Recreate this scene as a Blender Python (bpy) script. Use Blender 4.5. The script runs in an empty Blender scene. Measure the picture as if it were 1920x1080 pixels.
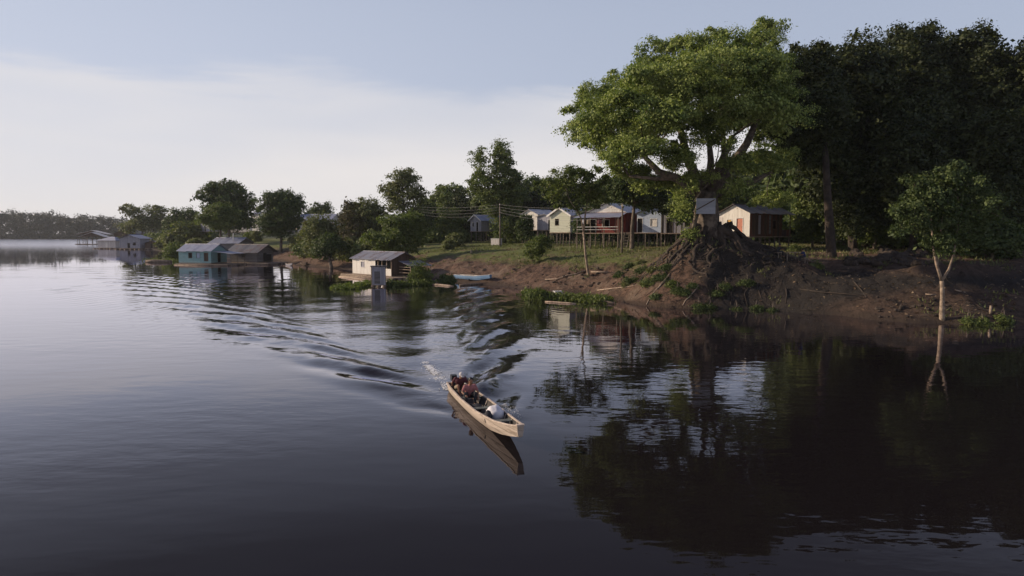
import bpy, bmesh, math, random
import numpy as np
from mathutils import Vector, Matrix
R = math.radians
PI = math.pi
scene = bpy.context.scene
C = bpy.data.collections.new('scene_objects'); scene.collection.children.link(C)

# ------------------------------------------------------------------ camera, sky, sun, exposure
CAMH, FOC, PITCH = 6.5, 1280.0, math.atan(102 / 1280.0)
cam_d = bpy.data.cameras.new('camera'); cam_d.sensor_width = 36; cam_d.lens = 24
cam_d.clip_start = 0.3; cam_d.clip_end = 12000
cam = bpy.data.objects.new('camera', cam_d); C.objects.link(cam)
cam.location = (0, 0, CAMH); cam.rotation_euler = (PI / 2 - PITCH, 0, 0)
scene.camera = cam

SUN_AZ, SUN_EL = R(-78), R(22)        # azimuth from +Y, positive towards +X
w = bpy.data.worlds.new('World'); scene.world = w; w.use_nodes = True
nt = w.node_tree; nt.nodes.clear()
def nd(nt, t, **k):
    n = nt.nodes.new(t)
    for a, b in k.items():
        if a[0] == '_': n.inputs[a[1:].replace('_', ' ')].default_value = b
        else: setattr(n, a, b)
    return n
def mth(nt, op, a, b=None, c=None, clamp=False):
    n = nt.nodes.new('ShaderNodeMath'); n.operation = op; n.use_clamp = clamp
    for i, x in enumerate((a, b, c)):
        if x is None: continue
        if isinstance(x, (int, float)): n.inputs[i].default_value = x
        else: nt.links.new(x, n.inputs[i])
    return n.outputs[0]
def sstep(nt, x, e0, e1):
    n = nt.nodes.new('ShaderNodeMapRange'); n.interpolation_type = 'SMOOTHSTEP'
    nt.links.new(x, n.inputs['Value']); n.inputs['From Min'].default_value = e0; n.inputs['From Max'].default_value = e1
    return n.outputs[0]
def mixc(nt, f, a, b, mode='MIX'):
    n = nt.nodes.new('ShaderNodeMix'); n.data_type = 'RGBA'; n.blend_type = mode
    for i, x in ((0, f), (6, a), (7, b)):
        if hasattr(x, 'is_linked'): nt.links.new(x, n.inputs[i])
        elif isinstance(x, (int, float)): n.inputs[i].default_value = x
        else: n.inputs[i].default_value = (*x, 1) if len(x) == 3 else x
    return n.outputs[2]
sky = nd(nt, 'ShaderNodeTexSky', sky_type='NISHITA', sun_disc=False, sun_elevation=SUN_EL, sun_rotation=SUN_AZ,
         altitude=0, air_density=1.0, dust_density=1.5, ozone_density=1.0)
tc = nd(nt, 'ShaderNodeTexCoord')
sp = nd(nt, 'ShaderNodeSeparateXYZ'); nt.links.new(tc.outputs['Generated'], sp.inputs[0])
mp = nd(nt, 'ShaderNodeMapping'); mp.inputs['Scale'].default_value = (1.2, 1.2, 7.0); mp.inputs['Rotation'].default_value = (0.05, 0.12, 0)
nt.links.new(tc.outputs['Generated'], mp.inputs[0])
nz = nd(nt, 'ShaderNodeTexNoise', _Scale=2.6, _Detail=7.0, _Roughness=0.52, _Distortion=0.4); nt.links.new(mp.outputs[0], nz.inputs['Vector'])
nz2 = nd(nt, 'ShaderNodeTexNoise', _Scale=1.1, _Detail=3.0); nt.links.new(mp.outputs[0], nz2.inputs['Vector'])
elev = sp.outputs['Z']
top = mth(nt, 'ADD', mth(nt, 'MULTIPLY', mth(nt, 'SUBTRACT', nz.outputs[0], .5), .12), elev)
band = mth(nt, 'SUBTRACT', 1.0, sstep(nt, top, 0.176, 0.210))
wisp = sstep(nt, nz2.outputs[0], 0.40, 0.66)
cl = mth(nt, 'MULTIPLY', band, mth(nt, 'ADD', 0.44, mth(nt, 'MULTIPLY', wisp, 0.36)))
# a thin pale veil nearer the horizon and towards the west
veil = mth(nt, 'SUBTRACT', 1.0, sstep(nt, elev, 0.02, 0.62))
west = sstep(nt, mth(nt, 'MULTIPLY', sp.outputs['X'], -1.0), -0.45, 0.75)
vl_ = mth(nt, 'MULTIPLY', mth(nt, 'MULTIPLY', veil, 0.62), mth(nt, 'ADD', west, .35), clamp=True)
zen = sstep(nt, elev, .28, .60)
skyc = mixc(nt, 0.8, sky.outputs[0], mixc(nt, zen, (4.1, 4.65, 6.0), (1.7, 2.0, 3.5)))
skyc = mixc(nt, vl_, skyc, (6.1, 6.5, 7.7))
cl = mth(nt, 'ADD', cl, mth(nt, 'MULTIPLY', mth(nt, 'SUBTRACT', 1, sstep(nt, elev, .0, .16)), .45), clamp=True)
skyc = mixc(nt, cl, skyc, (7.8, 7.5, 7.45))
bg = nd(nt, 'ShaderNodeBackground', _Strength=0.105); nt.links.new(skyc, bg.inputs[0])
wo = nd(nt, 'ShaderNodeOutputWorld'); nt.links.new(bg.outputs[0], wo.inputs[0])

sl = bpy.data.lights.new('sun', 'SUN'); sl.energy = 5.0; sl.angle = R(0.6); sl.color = (1.0, 0.82, 0.62)
sun = bpy.data.objects.new('sun', sl); C.objects.link(sun)
sdir = Vector((math.sin(SUN_AZ) * math.cos(SUN_EL), math.cos(SUN_AZ) * math.cos(SUN_EL), math.sin(SUN_EL)))
sun.rotation_euler = sdir.to_track_quat('Z', 'Y').to_euler(); sun.location = (-60, 10, 60)
vs = scene.view_settings; vs.view_transform = 'Standard'; vs.look = 'None'; vs.gamma = 1; vs.exposure = 0.0; vs.use_curve_mapping = False
scene.cycles.max_bounces = 6; scene.cycles.diffuse_bounces = 1; scene.cycles.glossy_bounces = 3
scene.cycles.transmission_bounces = 3; scene.cycles.transparent_max_bounces = 6; scene.cycles.volume_bounces = 0
scene.cycles.use_denoising = True

# ------------------------------------------------------------------ placing: a sight line through a photo pixel
ct, st_ = math.cos(PITCH), math.sin(PITCH)
def ray(px, py):
    u, v = (px - 960) / FOC, (540 - py) / FOC
    return Vector((u, ct + v * st_, -st_ + v * ct))
def atz(px, py, z=0.0):
    d = ray(px, py); t = (z - CAMH) / d.z
    return Vector((d.x * t, d.y * t, z))
def aty(px, py, Y):
    d = ray(px, py); t = Y / d.y
    return Vector((d.x * t, Y, CAMH + d.z * t))
def hgt(py, Y): return aty(960, py, Y).z

# ------------------------------------------------------------------ noise
_rs = np.random.RandomState(7)
_P = _rs.rand(64, 64, 64).astype(np.float32)
def vnoise(x, y, z=0.0):
    x = np.asarray(x, float); y = np.asarray(y, float); z = np.asarray(z, float) + 0 * x
    xi, yi, zi = np.floor(x).astype(int), np.floor(y).astype(int), np.floor(z).astype(int)
    fx, fy, fz = x - xi, y - yi, z - zi
    fx, fy, fz = [f * f * (3 - 2 * f) for f in (fx, fy, fz)]
    r = 0
    for a in (0, 1):
        for b in (0, 1):
            for c in (0, 1):
                r = r + _P[(xi + a) & 63, (yi + b) & 63, (zi + c) & 63] * (fx if a else 1 - fx) * (fy if b else 1 - fy) * (fz if c else 1 - fz)
    return r * 2 - 1
def fbm(x, y, z=0.0, o=4):
    r = 0; a = 1.0; f = 1.0
    for i in range(o):
        r = r + a * vnoise(x * f + 17 * i, y * f + 31 * i, z * f + 5 * i); a *= .5; f *= 2.03
    return r

# ------------------------------------------------------------------ materials
def newmat(name):
    m = bpy.data.materials.new(name); m.use_nodes = True
    nt = m.node_tree; nt.nodes.clear()
    o = nd(nt, 'ShaderNodeOutputMaterial'); b = nd(nt, 'ShaderNodeBsdfPrincipled')
    nt.links.new(b.outputs[0], o.inputs[0])
    return m, nt, b, o
def objc(nt):
    t = nd(nt, 'ShaderNodeTexCoord'); return t.outputs['Object']
def noise(nt, vec, scale, detail=4, rough=.55, dist=0.0):
    n = nd(nt, 'ShaderNodeTexNoise', _Scale=scale, _Detail=detail, _Roughness=rough, _Distortion=dist); nt.links.new(vec, n.inputs['Vector'])
    return n.outputs[0]
def bump(nt, b, h, dist, strength=1.0):
    n = nd(nt, 'ShaderNodeBump', _Strength=strength, _Distance=dist); nt.links.new(h, n.inputs['Height']); nt.links.new(n.outputs[0], b.inputs['Normal'])
def mat(name, c1, c2=None, scale=3.0, rough=.8, bd=0.0, spec=.3, metal=0.0, c3=None):
    m, nt, b, o = newmat(name)
    v = objc(nt); c2 = c2 or tuple(x * .6 for x in c1)
    n = noise(nt, v, scale, 6)
    col = mixc(nt, sstep(nt, n, .35, .65), c1, c2)
    if c3: col = mixc(nt, sstep(nt, noise(nt, v, scale * .37, 5), .52, .64), col, c3)
    nt.links.new(col, b.inputs['Base Color']); b.inputs['Roughness'].default_value = rough
    b.inputs['Specular IOR Level'].default_value = spec; b.inputs['Metallic'].default_value = metal
    if bd: bump(nt, b, noise(nt, v, scale * 4, 5), bd)
    return m
def planks(name, c1, c2, width=.14, horiz=False, stain=(.10, .07, .05), amt=.5, rough=.85):
    """painted or bare boards: each board its own tone, grooves between, weathering"""
    m, nt, b, o = newmat(name); v = objc(nt)
    s = nd(nt, 'ShaderNodeSeparateXYZ'); nt.links.new(v, s.inputs[0])
    a = s.outputs['Z'] if horiz else mth(nt, 'ADD', s.outputs['X'], s.outputs['Y'])
    a = mth(nt, 'DIVIDE', a, width)
    wn = nd(nt, 'ShaderNodeTexWhiteNoise', noise_dimensions='1D'); nt.links.new(mth(nt, 'FLOOR', a), wn.inputs['W'])
    col = mixc(nt, wn.outputs[0], c1, c2)
    mp = nd(nt, 'ShaderNodeMapping'); mp.inputs['Scale'].default_value = (1, 1, 5) if horiz else (4, 4, .7); nt.links.new(v, mp.inputs[0])
    n = noise(nt, mp.outputs[0], 1.5, 7, .65)
    col = mixc(nt, mth(nt, 'MULTIPLY', sstep(nt, n, .48, .70), amt), col, stain)
    fr = mth(nt, 'FRACT', a)
    g = mth(nt, 'MULTIPLY', sstep(nt, fr, 0, .1), mth(nt, 'SUBTRACT', 1, sstep(nt, fr, .9, 1)))
    nt.links.new(col, b.inputs['Base Color']); b.inputs['Roughness'].default_value = rough; b.inputs['Specular IOR Level'].default_value = .2
    bump(nt, b, g, .015)
    return m
def tin(name, c1, c2, rust=(.13, .06, .035), amt=.6, axis='Y'):
    """corrugated sheets laid side by side, rust patches"""
    m, nt, b, o = newmat(name); v = objc(nt)
    s = nd(nt, 'ShaderNodeSeparateXYZ'); nt.links.new(v, s.inputs[0]); a = s.outputs[axis]
    wn = nd(nt, 'ShaderNodeTexWhiteNoise', noise_dimensions='1D'); nt.links.new(mth(nt, 'FLOOR', mth(nt, 'DIVIDE', a, .85)), wn.inputs['W'])
    col = mixc(nt, wn.outputs[0], c1, c2)
    col = mixc(nt, mth(nt, 'MULTIPLY', sstep(nt, noise(nt, v, .9, 7, .65), .5, .62), amt), col, rust)
    nt.links.new(col, b.inputs['Base Color']); b.inputs['Roughness'].default_value = .5; b.inputs['Metallic'].default_value = .25
    b.inputs['Specular IOR Level'].default_value = .5
    bump(nt, b, mth(nt, 'SINE', mth(nt, 'MULTIPLY', a, 2 * PI / .15)), .02)
    return m
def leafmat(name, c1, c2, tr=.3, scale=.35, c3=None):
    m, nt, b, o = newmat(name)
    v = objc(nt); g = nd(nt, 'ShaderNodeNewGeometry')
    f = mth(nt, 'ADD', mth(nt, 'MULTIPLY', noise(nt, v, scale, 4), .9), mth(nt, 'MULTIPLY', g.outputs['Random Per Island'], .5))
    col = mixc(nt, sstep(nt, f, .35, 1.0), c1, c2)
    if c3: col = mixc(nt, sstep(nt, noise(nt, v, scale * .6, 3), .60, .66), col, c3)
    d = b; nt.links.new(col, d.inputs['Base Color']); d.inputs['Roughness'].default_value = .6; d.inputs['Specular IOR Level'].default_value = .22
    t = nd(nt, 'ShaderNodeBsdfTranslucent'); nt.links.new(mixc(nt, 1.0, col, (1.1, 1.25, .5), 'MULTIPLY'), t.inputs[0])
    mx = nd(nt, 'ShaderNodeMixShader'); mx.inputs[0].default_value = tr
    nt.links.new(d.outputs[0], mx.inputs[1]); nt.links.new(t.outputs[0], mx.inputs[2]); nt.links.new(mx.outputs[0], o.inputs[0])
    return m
M = {}
M['leaf_big'] = leafmat('leaf_bright', (0.070, 0.112, 0.026), (0.310, 0.350, 0.100), .26)
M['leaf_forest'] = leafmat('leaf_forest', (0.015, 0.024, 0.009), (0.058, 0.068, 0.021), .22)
M['leaf_mid'] = leafmat('leaf_mid', (.060, .088, .026), (.150, .175, .052), .28)
M['leaf_dark'] = leafmat('leaf_dark', (.034, .056, .019), (.092, .118, .036), .22)
M['leaf_olive'] = leafmat('leaf_olive', (.085, .105, .042), (.170, .172, .070), .28, c3=(.10, .075, .045))
M['leaf_lime'] = leafmat('leaf_lime', (0.065, 0.095, 0.026), (0.140, 0.165, 0.048), .34)
M['leaf_dry'] = leafmat('leaf_dry', (.085, .062, .038), (.075, .075, .035), .25)
M['leaf_far'] = leafmat('leaf_far', (.020, .028, .016), (.034, .042, .022), .1, .02)
M['bark'] = mat('bark_grey', (.17, .135, .105), (.075, .058, .045), 2.2, .9, .05)
M['bark_pale'] = mat('bark_pale', (.34, .26, .19), (.17, .125, .09), 3, .85, .02)
M['bark_dark'] = mat('bark_dark', (.060, .045, .035), (.030, .023, .018), 2, .95, .05)
M['root'] = mat('root_bark', (.070, .052, .041), (.020, .016, .014), 1.0, .95, .10)
M['post'] = mat('weathered_post', (.20, .165, .13), (.10, .08, .062), 5, .9, .01)
M['deadwood'] = mat('bleached_wood', (.40, .31, .23), (.23, .165, .12), 6, .85, .01)
M['tin_grey'] = tin('tin_grey', (.17, .17, .20), (.27, .27, .30))
M['tin_blue'] = tin('tin_blue', (.22, .235, .31), (.30, .315, .39), amt=.25)
M['tin_dark'] = tin('tin_dark', (.085, .08, .085), (.16, .15, .15), amt=.7)
M['tin_pale'] = tin('tin_pale', (.42, .41, .42), (.55, .53, .52), amt=.35)
M['white_board'] = planks('white_boards', (.72, .68, .62), (.60, .56, .50), .16, False, (.32, .24, .18), .45)
M['white_wall'] = planks('whitewashed_boards', (.62, .57, .53), (.50, .45, .42), .3, False, (.30, .20, .16), .55)
M['cream'] = planks('cream_boards', (.52, .52, .41), (.46, .46, .36), .15, True, (.35, .3, .2), .25)
M['greyboard'] = planks('grey_boards', (.20, .185, .18), (.13, .12, .115), .18, True, (.07, .055, .05), .6)
M['greypale'] = planks('pale_grey_boards', (.34, .33, .36), (.25, .24, .27), .16, False, (.12, .10, .10), .5)
M['teal'] = planks('teal_boards', (.26, .41, .41), (.21, .35, .36), .16, True, (.20, .17, .14), .55)
M['red'] = planks('red_boards', (.21, .045, .035), (.15, .03, .025), .14, False, (.08, .03, .03), .5)
M['rustboard'] = planks('rusty_patchwork_boards', (.15, .055, .035), (.06, .045, .04), .55, False, (.22, .16, .12), .5)
M['blueboard'] = planks('pale_blue_boards', (.42, .48, .58), (.36, .42, .52), .14, False, (.2, .2, .2), .4)
M['brownboard'] = planks('brown_boards', (.12, .08, .058), (.075, .052, .04), .15, False, (.04, .03, .025), .6)
M['door_salmon'] = mat('salmon_door', (.50, .20, .13), (.42, .16, .11), 2, .7)
M['door_yellow'] = mat('yellow_shutter', (.62, .40, .10), (.55, .30, .12), 2, .7)
M['dark'] = mat('dark_interior', (.012, .010, .009), (.02, .017, .015), 2, .9)
M['trim'] = mat('white_trim', (.70, .67, .63), (.55, .52, .48), 4, .7)
M['deck'] = planks('deck_boards', (.30, .23, .175), (.20, .15, .115), .2, False, (.10, .08, .06), .6)
M['log'] = mat('float_log', (.22, .16, .115), (.11, .08, .06), 3, .85, .02)
M['wire'] = mat('wire', (.30, .28, .27), (.2, .2, .2), 1, .5)
M['boatwood'] = planks('canoe_boards', (.47, .39, .32), (.38, .31, .25), .19, True, (.20, .15, .11), .75, .6)
M['gunwale'] = mat('canoe_gunwale', (.55, .45, .36), (.38, .30, .24), 5, .6)
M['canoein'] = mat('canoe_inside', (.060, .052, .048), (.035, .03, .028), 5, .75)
M['canoetrim'] = mat('thwart_wood', (.13, .14, .12), (.09, .09, .08), 5, .7)
M['skin'] = mat('skin', (.25, .125, .075), (.22, .105, .062), 6, .55)
M['hair'] = mat('hair', (.010, .008, .007), (.014, .011, .009), 8, .45)
M['cap_cloth'] = mat('cap_cloth', (.50, .47, .46), (.42, .40, .39), 5, .9)
M['shirt_pink'] = mat('pink_shirt', (.36, .15, .15), (.28, .11, .11), 9, .85)
M['shirt_maroon'] = mat('maroon_shirt', (.10, .028, .034), (.07, .02, .026), 9, .85)
M['shirt_blue'] = mat('blue_shirt', (.035, .045, .13), (.025, .032, .10), 9, .85)
M['shorts_dark'] = mat('dark_shorts', (.022, .022, .026), (.03, .03, .034), 9, .9)
M['shorts_khaki'] = mat('khaki_shorts', (.24, .19, .13), (.20, .155, .11), 9, .9)
M['white_cloth'] = mat('white_cloth', (.66, .64, .65), (.52, .50, .53), 5, .9)
M['eye'] = mat('eye', (.02, .015, .012), (.02, .015, .012), 2, .3)
M['black'] = mat('black_plastic', (.015, .015, .016), (.02, .02, .02), 4, .4)
M['blue_paint'] = mat('blue_boat_paint', (.16, .27, .42), (.13, .22, .36), 3, .5)
M['foam'] = mat('foam', (.80, .80, .80), (.66, .66, .68), 5, .6)

# ------------------------------------------------------------------ mesh builder
class MB:
    def __init__(s): s.v = []; s.f = []
    def add(s, vs, fs):
        o = len(s.v); s.v += [tuple(p) for p in vs]; s.f += [tuple(i + o for i in f) for f in fs]; return s
    def box(s, x0, x1, y0, y1, z0, z1, m=None):
        vs = [Vector(p) for p in ((x0, y0, z0), (x1, y0, z0), (x1, y1, z0), (x0, y1, z0), (x0, y0, z1), (x1, y0, z1), (x1, y1, z1), (x0, y1, z1))]
        if m is not None: vs = [m @ p for p in vs]
        return s.add(vs, ((3, 2, 1, 0), (4, 5, 6, 7), (0, 1, 5, 4), (1, 2, 6, 5), (2, 3, 7, 6), (3, 0, 4, 7)))
    def bar(s, a, b, w, h=None):
        a, b = Vector(a), Vector(b); d = b - a; q = d.to_track_quat('Z', 'X').to_matrix().to_4x4(); h = h or w
        return s.box(-w / 2, w / 2, -h / 2, h / 2, 0, d.length, Matrix.Translation(a) @ q)
    def tube(s, pts, rad, n=8, rough=0.0, seed=0, cap=True):
        pts = [Vector(p) for p in pts]; rnd = random.Random(seed)
        if not hasattr(rad, '__len__'): rad = [rad] * len(pts)
        vs = []; fs = []
        up = None
        for i, p in enumerate(pts):
            t = (pts[min(i + 1, len(pts) - 1)] - pts[max(i - 1, 0)]).normalized()
            if up is None: up = Vector((0, 0, 1)) if abs(t.z) < .9 else Vector((1, 0, 0))
            a = t.cross(up).normalized(); up = a.cross(t).normalized()
            for k in range(n):
                an = 2 * PI * k / n; rr = rad[i] * (1 + rough * (rnd.random() - .5) * 2)
                vs.append(p + (a * math.cos(an) + up * math.sin(an)) * rr)
        for i in range(len(pts) - 1):
            for k in range(n):
                fs.append((i * n + k, i * n + (k + 1) % n, (i + 1) * n + (k + 1) % n, (i + 1) * n + k))
        if cap: fs.append(tuple(range(n - 1, -1, -1))); fs.append(tuple((len(pts) - 1) * n + k for k in range(n)))
        return s.add(vs, fs)
    def ball(s, c, r, nu=12, nv=8, m=None):
        c = Vector(c); r = Vector(r) if hasattr(r, '__len__') else Vector((r, r, r))
        vs = [Vector((0, 0, 1))]; 
        for i in range(1, nv):
            for k in range(nu):
                a, b = PI * i / nv, 2 * PI * k / nu
                vs.append(Vector((math.sin(a) * math.cos(b), math.sin(a) * math.sin(b), math.cos(a))))
        vs.append(Vector((0, 0, -1)))
        vs = [Vector((v.x * r.x, v.y * r.y, v.z * r.z)) for v in vs]
        if m is not None: vs = [m @ v for v in vs]
        vs = [v + c for v in vs]
        fs = [(0, 1 + k, 1 + (k + 1) % nu) for k in range(nu)]
        for i in range(nv - 2):
            for k in range(nu):
                fs.append((1 + i * nu + k, 1 + (i + 1) * nu + k, 1 + (i + 1) * nu + (k + 1) % nu, 1 + i * nu + (k + 1) % nu))
        l = len(vs) - 1; b0 = 1 + (nv - 2) * nu
        fs += [(b0 + (k + 1) % nu, b0 + k, l) for k in range(nu)]
        return s.add(vs, fs)
    def cap(s, a, b, r0, r1, n=10):
        a, b = Vector(a), Vector(b); s.tube([a, b], [r0, r1], n); s.ball(a, r0, n, 6); s.ball(b, r1, n, 6); return s
    def build(s, name, m, parent=None, smooth=False, origin=None):
        me = bpy.data.meshes.new(name)
        vs = s.v if origin is None else [(x - origin[0], y - origin[1], z - origin[2]) for x, y, z in s.v]
        me.from_pydata(vs, [], s.f); me.materials.append(m)
        if smooth: me.polygons.foreach_set('use_smooth', [True] * len(me.polygons))
        o = bpy.data.objects.new(name, me); C.objects.link(o)
        if parent is not None: o.parent = parent
        elif origin is not None: o.location = origin
        return o
def npmesh(name, V, F, m, parent=None, smooth=False, loc=None):
    """V (n,3), F (k,4) arrays -> one mesh object"""
    me = bpy.data.meshes.new(name); n, k = len(V), len(F); q = F.shape[1]
    me.vertices.add(n); me.vertices.foreach_set('co', np.asarray(V, np.float32).ravel())
    me.loops.add(k * q); me.loops.foreach_set('vertex_index', np.asarray(F, np.int32).ravel())
    me.polygons.add(k); me.polygons.foreach_set('loop_start', np.arange(0, k * q, q, dtype=np.int32))
    me.polygons.foreach_set('loop_total', np.full(k, q, np.int32))
    if smooth: me.polygons.foreach_set('use_smooth', np.ones(k, bool))
    me.update(calc_edges=True); me.materials.append(m)
    o = bpy.data.objects.new(name, me); C.objects.link(o)
    if parent is not None: o.parent = parent
    if loc is not None: o.location = loc
    return o
def thing(name, label, cat, loc=(0, 0, 0), rz=0, group=None):
    o = bpy.data.objects.new(name, None); C.objects.link(o); o.location = loc; o.rotation_euler = (0, 0, rz)
    o.empty_display_size = .3
    return tag(o, label, cat, group)
def tag(o, label=None, cat=None, group=None, kind=None):
    if label: o['label'] = label
    if cat: o['category'] = cat
    if group: o['group'] = group
    if kind: o['kind'] = kind
    return o
def dup(root, loc, rz=0, scale=None, label=None, group=None):
    r = root.copy(); C.objects.link(r); r.location = loc; r.rotation_euler = (0, 0, rz)
    if scale: r.scale = scale if hasattr(scale, '__len__') else (scale,) * 3
    if label: r['label'] = label
    if group: r['group'] = group
    for ch in root.children:
        c = ch.copy(); C.objects.link(c); c.parent = r
        for g in ch.children:
            d = g.copy(); C.objects.link(d); d.parent = c
    return r

# ------------------------------------------------------------------ terrain
SHORE_PX = [(215, 452), (270, 464), (330, 477), (430, 484), (520, 489), (560, 497), (640, 504), (700, 511), (780, 521), (860, 529), (930, 536), (1000, 546),
            (1080, 553), (1150, 563), (1210, 573), (1290, 579), (1400, 580), (1500, 584), (1600, 594), (1700, 604), (1800, 608), (1925, 607)]
shore = [atz(a, b) for a, b in SHORE_PX]
shore = [Vector((-480, 1400, 0)), Vector((-420, 900, 0)), Vector((-385, 700, 0))] + shore + [Vector((60, 48, 0)), Vector((150, 40, 0)), Vector((4500, -200, 0))]
SH = np.array([(p.x, p.y) for p in shore])
def shore_dist(x, y):
    """distance inland from the near shoreline (negative over the river)"""
    best = np.full(x.shape, 1e9); sg = np.ones(x.shape)
    for i in range(len(SH) - 1):
        a, b = SH[i], SH[i + 1]; d = b - a; L = d @ d
        t = np.clip(((x - a[0]) * d[0] + (y - a[1]) * d[1]) / L, 0, 1)
        px, py = a[0] + t * d[0], a[1] + t * d[1]
        q = np.hypot(x - px, y - py); cr = d[0] * (y - a[1]) - d[1] * (x - a[0])
        m = q < best - 1e-6; best = np.where(m, q, best); sg = np.where(m, np.sign(cr), sg)
    return best * sg
TREE = aty(1332, 470, 67.5); TREE = (TREE.x, TREE.y)
def bumpf(x, y, cx, cy, sx, sy): return np.exp(-(((x - cx) / sx) ** 2 + ((y - cy) / sy) ** 2))
SPIT = atz(1800, 585)
def ground(x, y):
    x = np.asarray(x, float); y = np.asarray(y, float)
    s = shore_dist(x, y); s = s + fbm(x * .25, y * .25, 3, 3) * .7 * np.clip(1 - np.abs(s) / 40, 0, 1)
    lam = 10.0 - 3.6 * (1 / (1 + np.exp(-(x - 14) / 3.0)))
    z = 4.75 * (1 - np.exp(-np.maximum(s, 0) / lam))
    # low shelf to the far right behind the small tree
    rt = 1 / (1 + np.exp(-(x - 29) / 1.5))
    z = np.where(s > 0, z * (1 - .30 * rt * np.exp(-np.maximum(s - 6, 0) / 8)), z)
    # erosion gullies and clods on the slope
    sl = np.clip(s / 2, 0, 1) * np.exp(-((z - 2.0) / 1.6) ** 2)
    z = z + sl * (fbm(x * .55, y * .35, 1, 4) * .20 + .16 * fbm(x * 1.7, y * 1.5, 2, 3) + .10 * np.abs(fbm(x * 2.6, y * 1.6, 6, 2)))
    z = z + np.clip(s / 8, 0, 1) * .10 * fbm(x * .18, y * .18, 5, 3)
    z = z + 2.4 * bumpf(x, y, TREE[0] - .3, TREE[1] + .3, 5.6, 4.4) + 1.0 * bumpf(x, y, TREE[0], TREE[1] - 1, 8.0, 6.0) * np.clip(s / 1.5, 0, 1) + .28 * bumpf(x, y, TREE[0], TREE[1], 8, 6) * fbm(x * 1.1, y * 1.1, 11, 3) * np.clip(s / 1.5, 0, 1)
    z = z + .9 * bumpf(x, y, SPIT.x + 1, SPIT.y + 2.0, 6.0, 1.7) * np.clip(s / .8, 0, 1) * (1 + .3 * fbm(x * 1.3, y * 1.3, 8, 3))
    z = np.where(s < 0, np.maximum(-3.0, s * .28), z)
    far = y - 838 - 12 * fbm(x * .01, y * 0, 3, 2)
    z = np.where(far > 0, np.maximum(z, np.minimum(far * .12, 3.0)), np.where(y > 780, np.maximum(z, np.maximum(-3, far * .2)), z))
    z = np.where(s > 60, z + np.clip((s - 60) / 80, 0, 1) * 1.2, z)
    return z
_T = np.exp(np.linspace(math.log(12), math.log(900), 1500))
def ghit(px, py):
    """first point of the bank or river met by the sight line through a photo pixel"""
    d = ray(px, py); X, Y, Z = d.x * _T, d.y * _T, CAMH + d.z * _T
    g_ = np.maximum(ground(X, Y), 0); k = int(np.argmax(Z < g_)); return Vector((X[k], Y[k], float(g_[k])))
def gz(x, y): return float(ground(np.array([x]), np.array([y]))[0])
def axis(segs):
    out = [segs[0][0]]
    for a, b, st in segs:
        n = max(1, int(round((b - a) / st))); out += list(np.linspace(a, b, n + 1)[1:])
    return np.array(out)
def grid(X, Y):
    gx, gy = np.meshgrid(X, Y); nx, ny = len(X), len(Y)
    i = np.arange((ny - 1) * nx).reshape(ny - 1, nx)[:, :-1].ravel()
    return gx.ravel(), gy.ravel(), np.stack([i, i + 1, i + nx + 1, i + nx], 1)
tx = axis([(-6000, -1200, 600), (-1200, -200, 20), (-200, -70, 4), (-70, -30, 1), (-30, 62, .33), (62, 200, 6), (200, 1200, 100), (1200, 6000, 800)])
ty = axis([(-800, 0, 100), (0, 44, 4), (44, 100, .33), (100, 170, 1.0), (170, 400, 5), (400, 1000, 15), (1000, 2000, 100), (2000, 9000, 1000)])
gx, gy, gf = grid(tx, ty)
m, nt, b, o = newmat('ground_earth'); v = objc(nt)
s = nd(nt, 'ShaderNodeSeparateXYZ'); nt.links.new(v, s.inputs[0])
n1 = noise(nt, v, .35, 6, .6); n2 = noise(nt, v, 2.2, 8, .65); n3 = noise(nt, v, .12, 3)
dirt = mixc(nt, sstep(nt, n2, .35, .7), (.180, .112, .080), (.062, .042, .031))
dirt = mixc(nt, sstep(nt, n1, .5, .7), dirt, (.205, .150, .110))
mudm = mth(nt, 'SUBTRACT', 1, sstep(nt, mth(nt, 'ADD', s.outputs['Z'], mth(nt, 'MULTIPLY', n1, .8)), .5, 1.0))
dirt = mixc(nt, mudm, dirt, (.072, .050, .038))
grass = mixc(nt, n2, (.095, .125, .032), (.165, .170, .060))
woods = sstep(nt, s.outputs['Y'], 230, 320)
gm = sstep(nt, mth(nt, 'ADD', s.outputs['Z'], mth(nt, 'ADD', mth(nt, 'MULTIPLY', n1, 2.2), mth(nt, 'MULTIPLY', n3, 1.0))), 3.7, 4.7)
spx = mth(nt, 'SUBTRACT', 1, sstep(nt, mth(nt, 'ADD', s.outputs['X'], mth(nt, 'MULTIPLY', n1, 4)), 15.5, 20.5))
spy = sstep(nt, s.outputs['Y'], 72, 84)
gm2 = mth(nt, 'MULTIPLY', gm, mth(nt, 'MAXIMUM', spx, mth(nt, 'MULTIPLY', spy, .8)))
g = nd(nt, 'ShaderNodeNewGeometry'); sn = nd(nt, 'ShaderNodeSeparateXYZ'); nt.links.new(g.outputs['Normal'], sn.inputs[0])
gm3 = mth(nt, 'MULTIPLY', mth(nt, 'MULTIPLY', gm2, sstep(nt, sn.outputs['Z'], .80, .95)), mth(nt, 'SUBTRACT', 1, mth(nt, 'MULTIPLY', sstep(nt, noise(nt, v, .42, 7, .7, 1.0), .50, .60), .75)))
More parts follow.
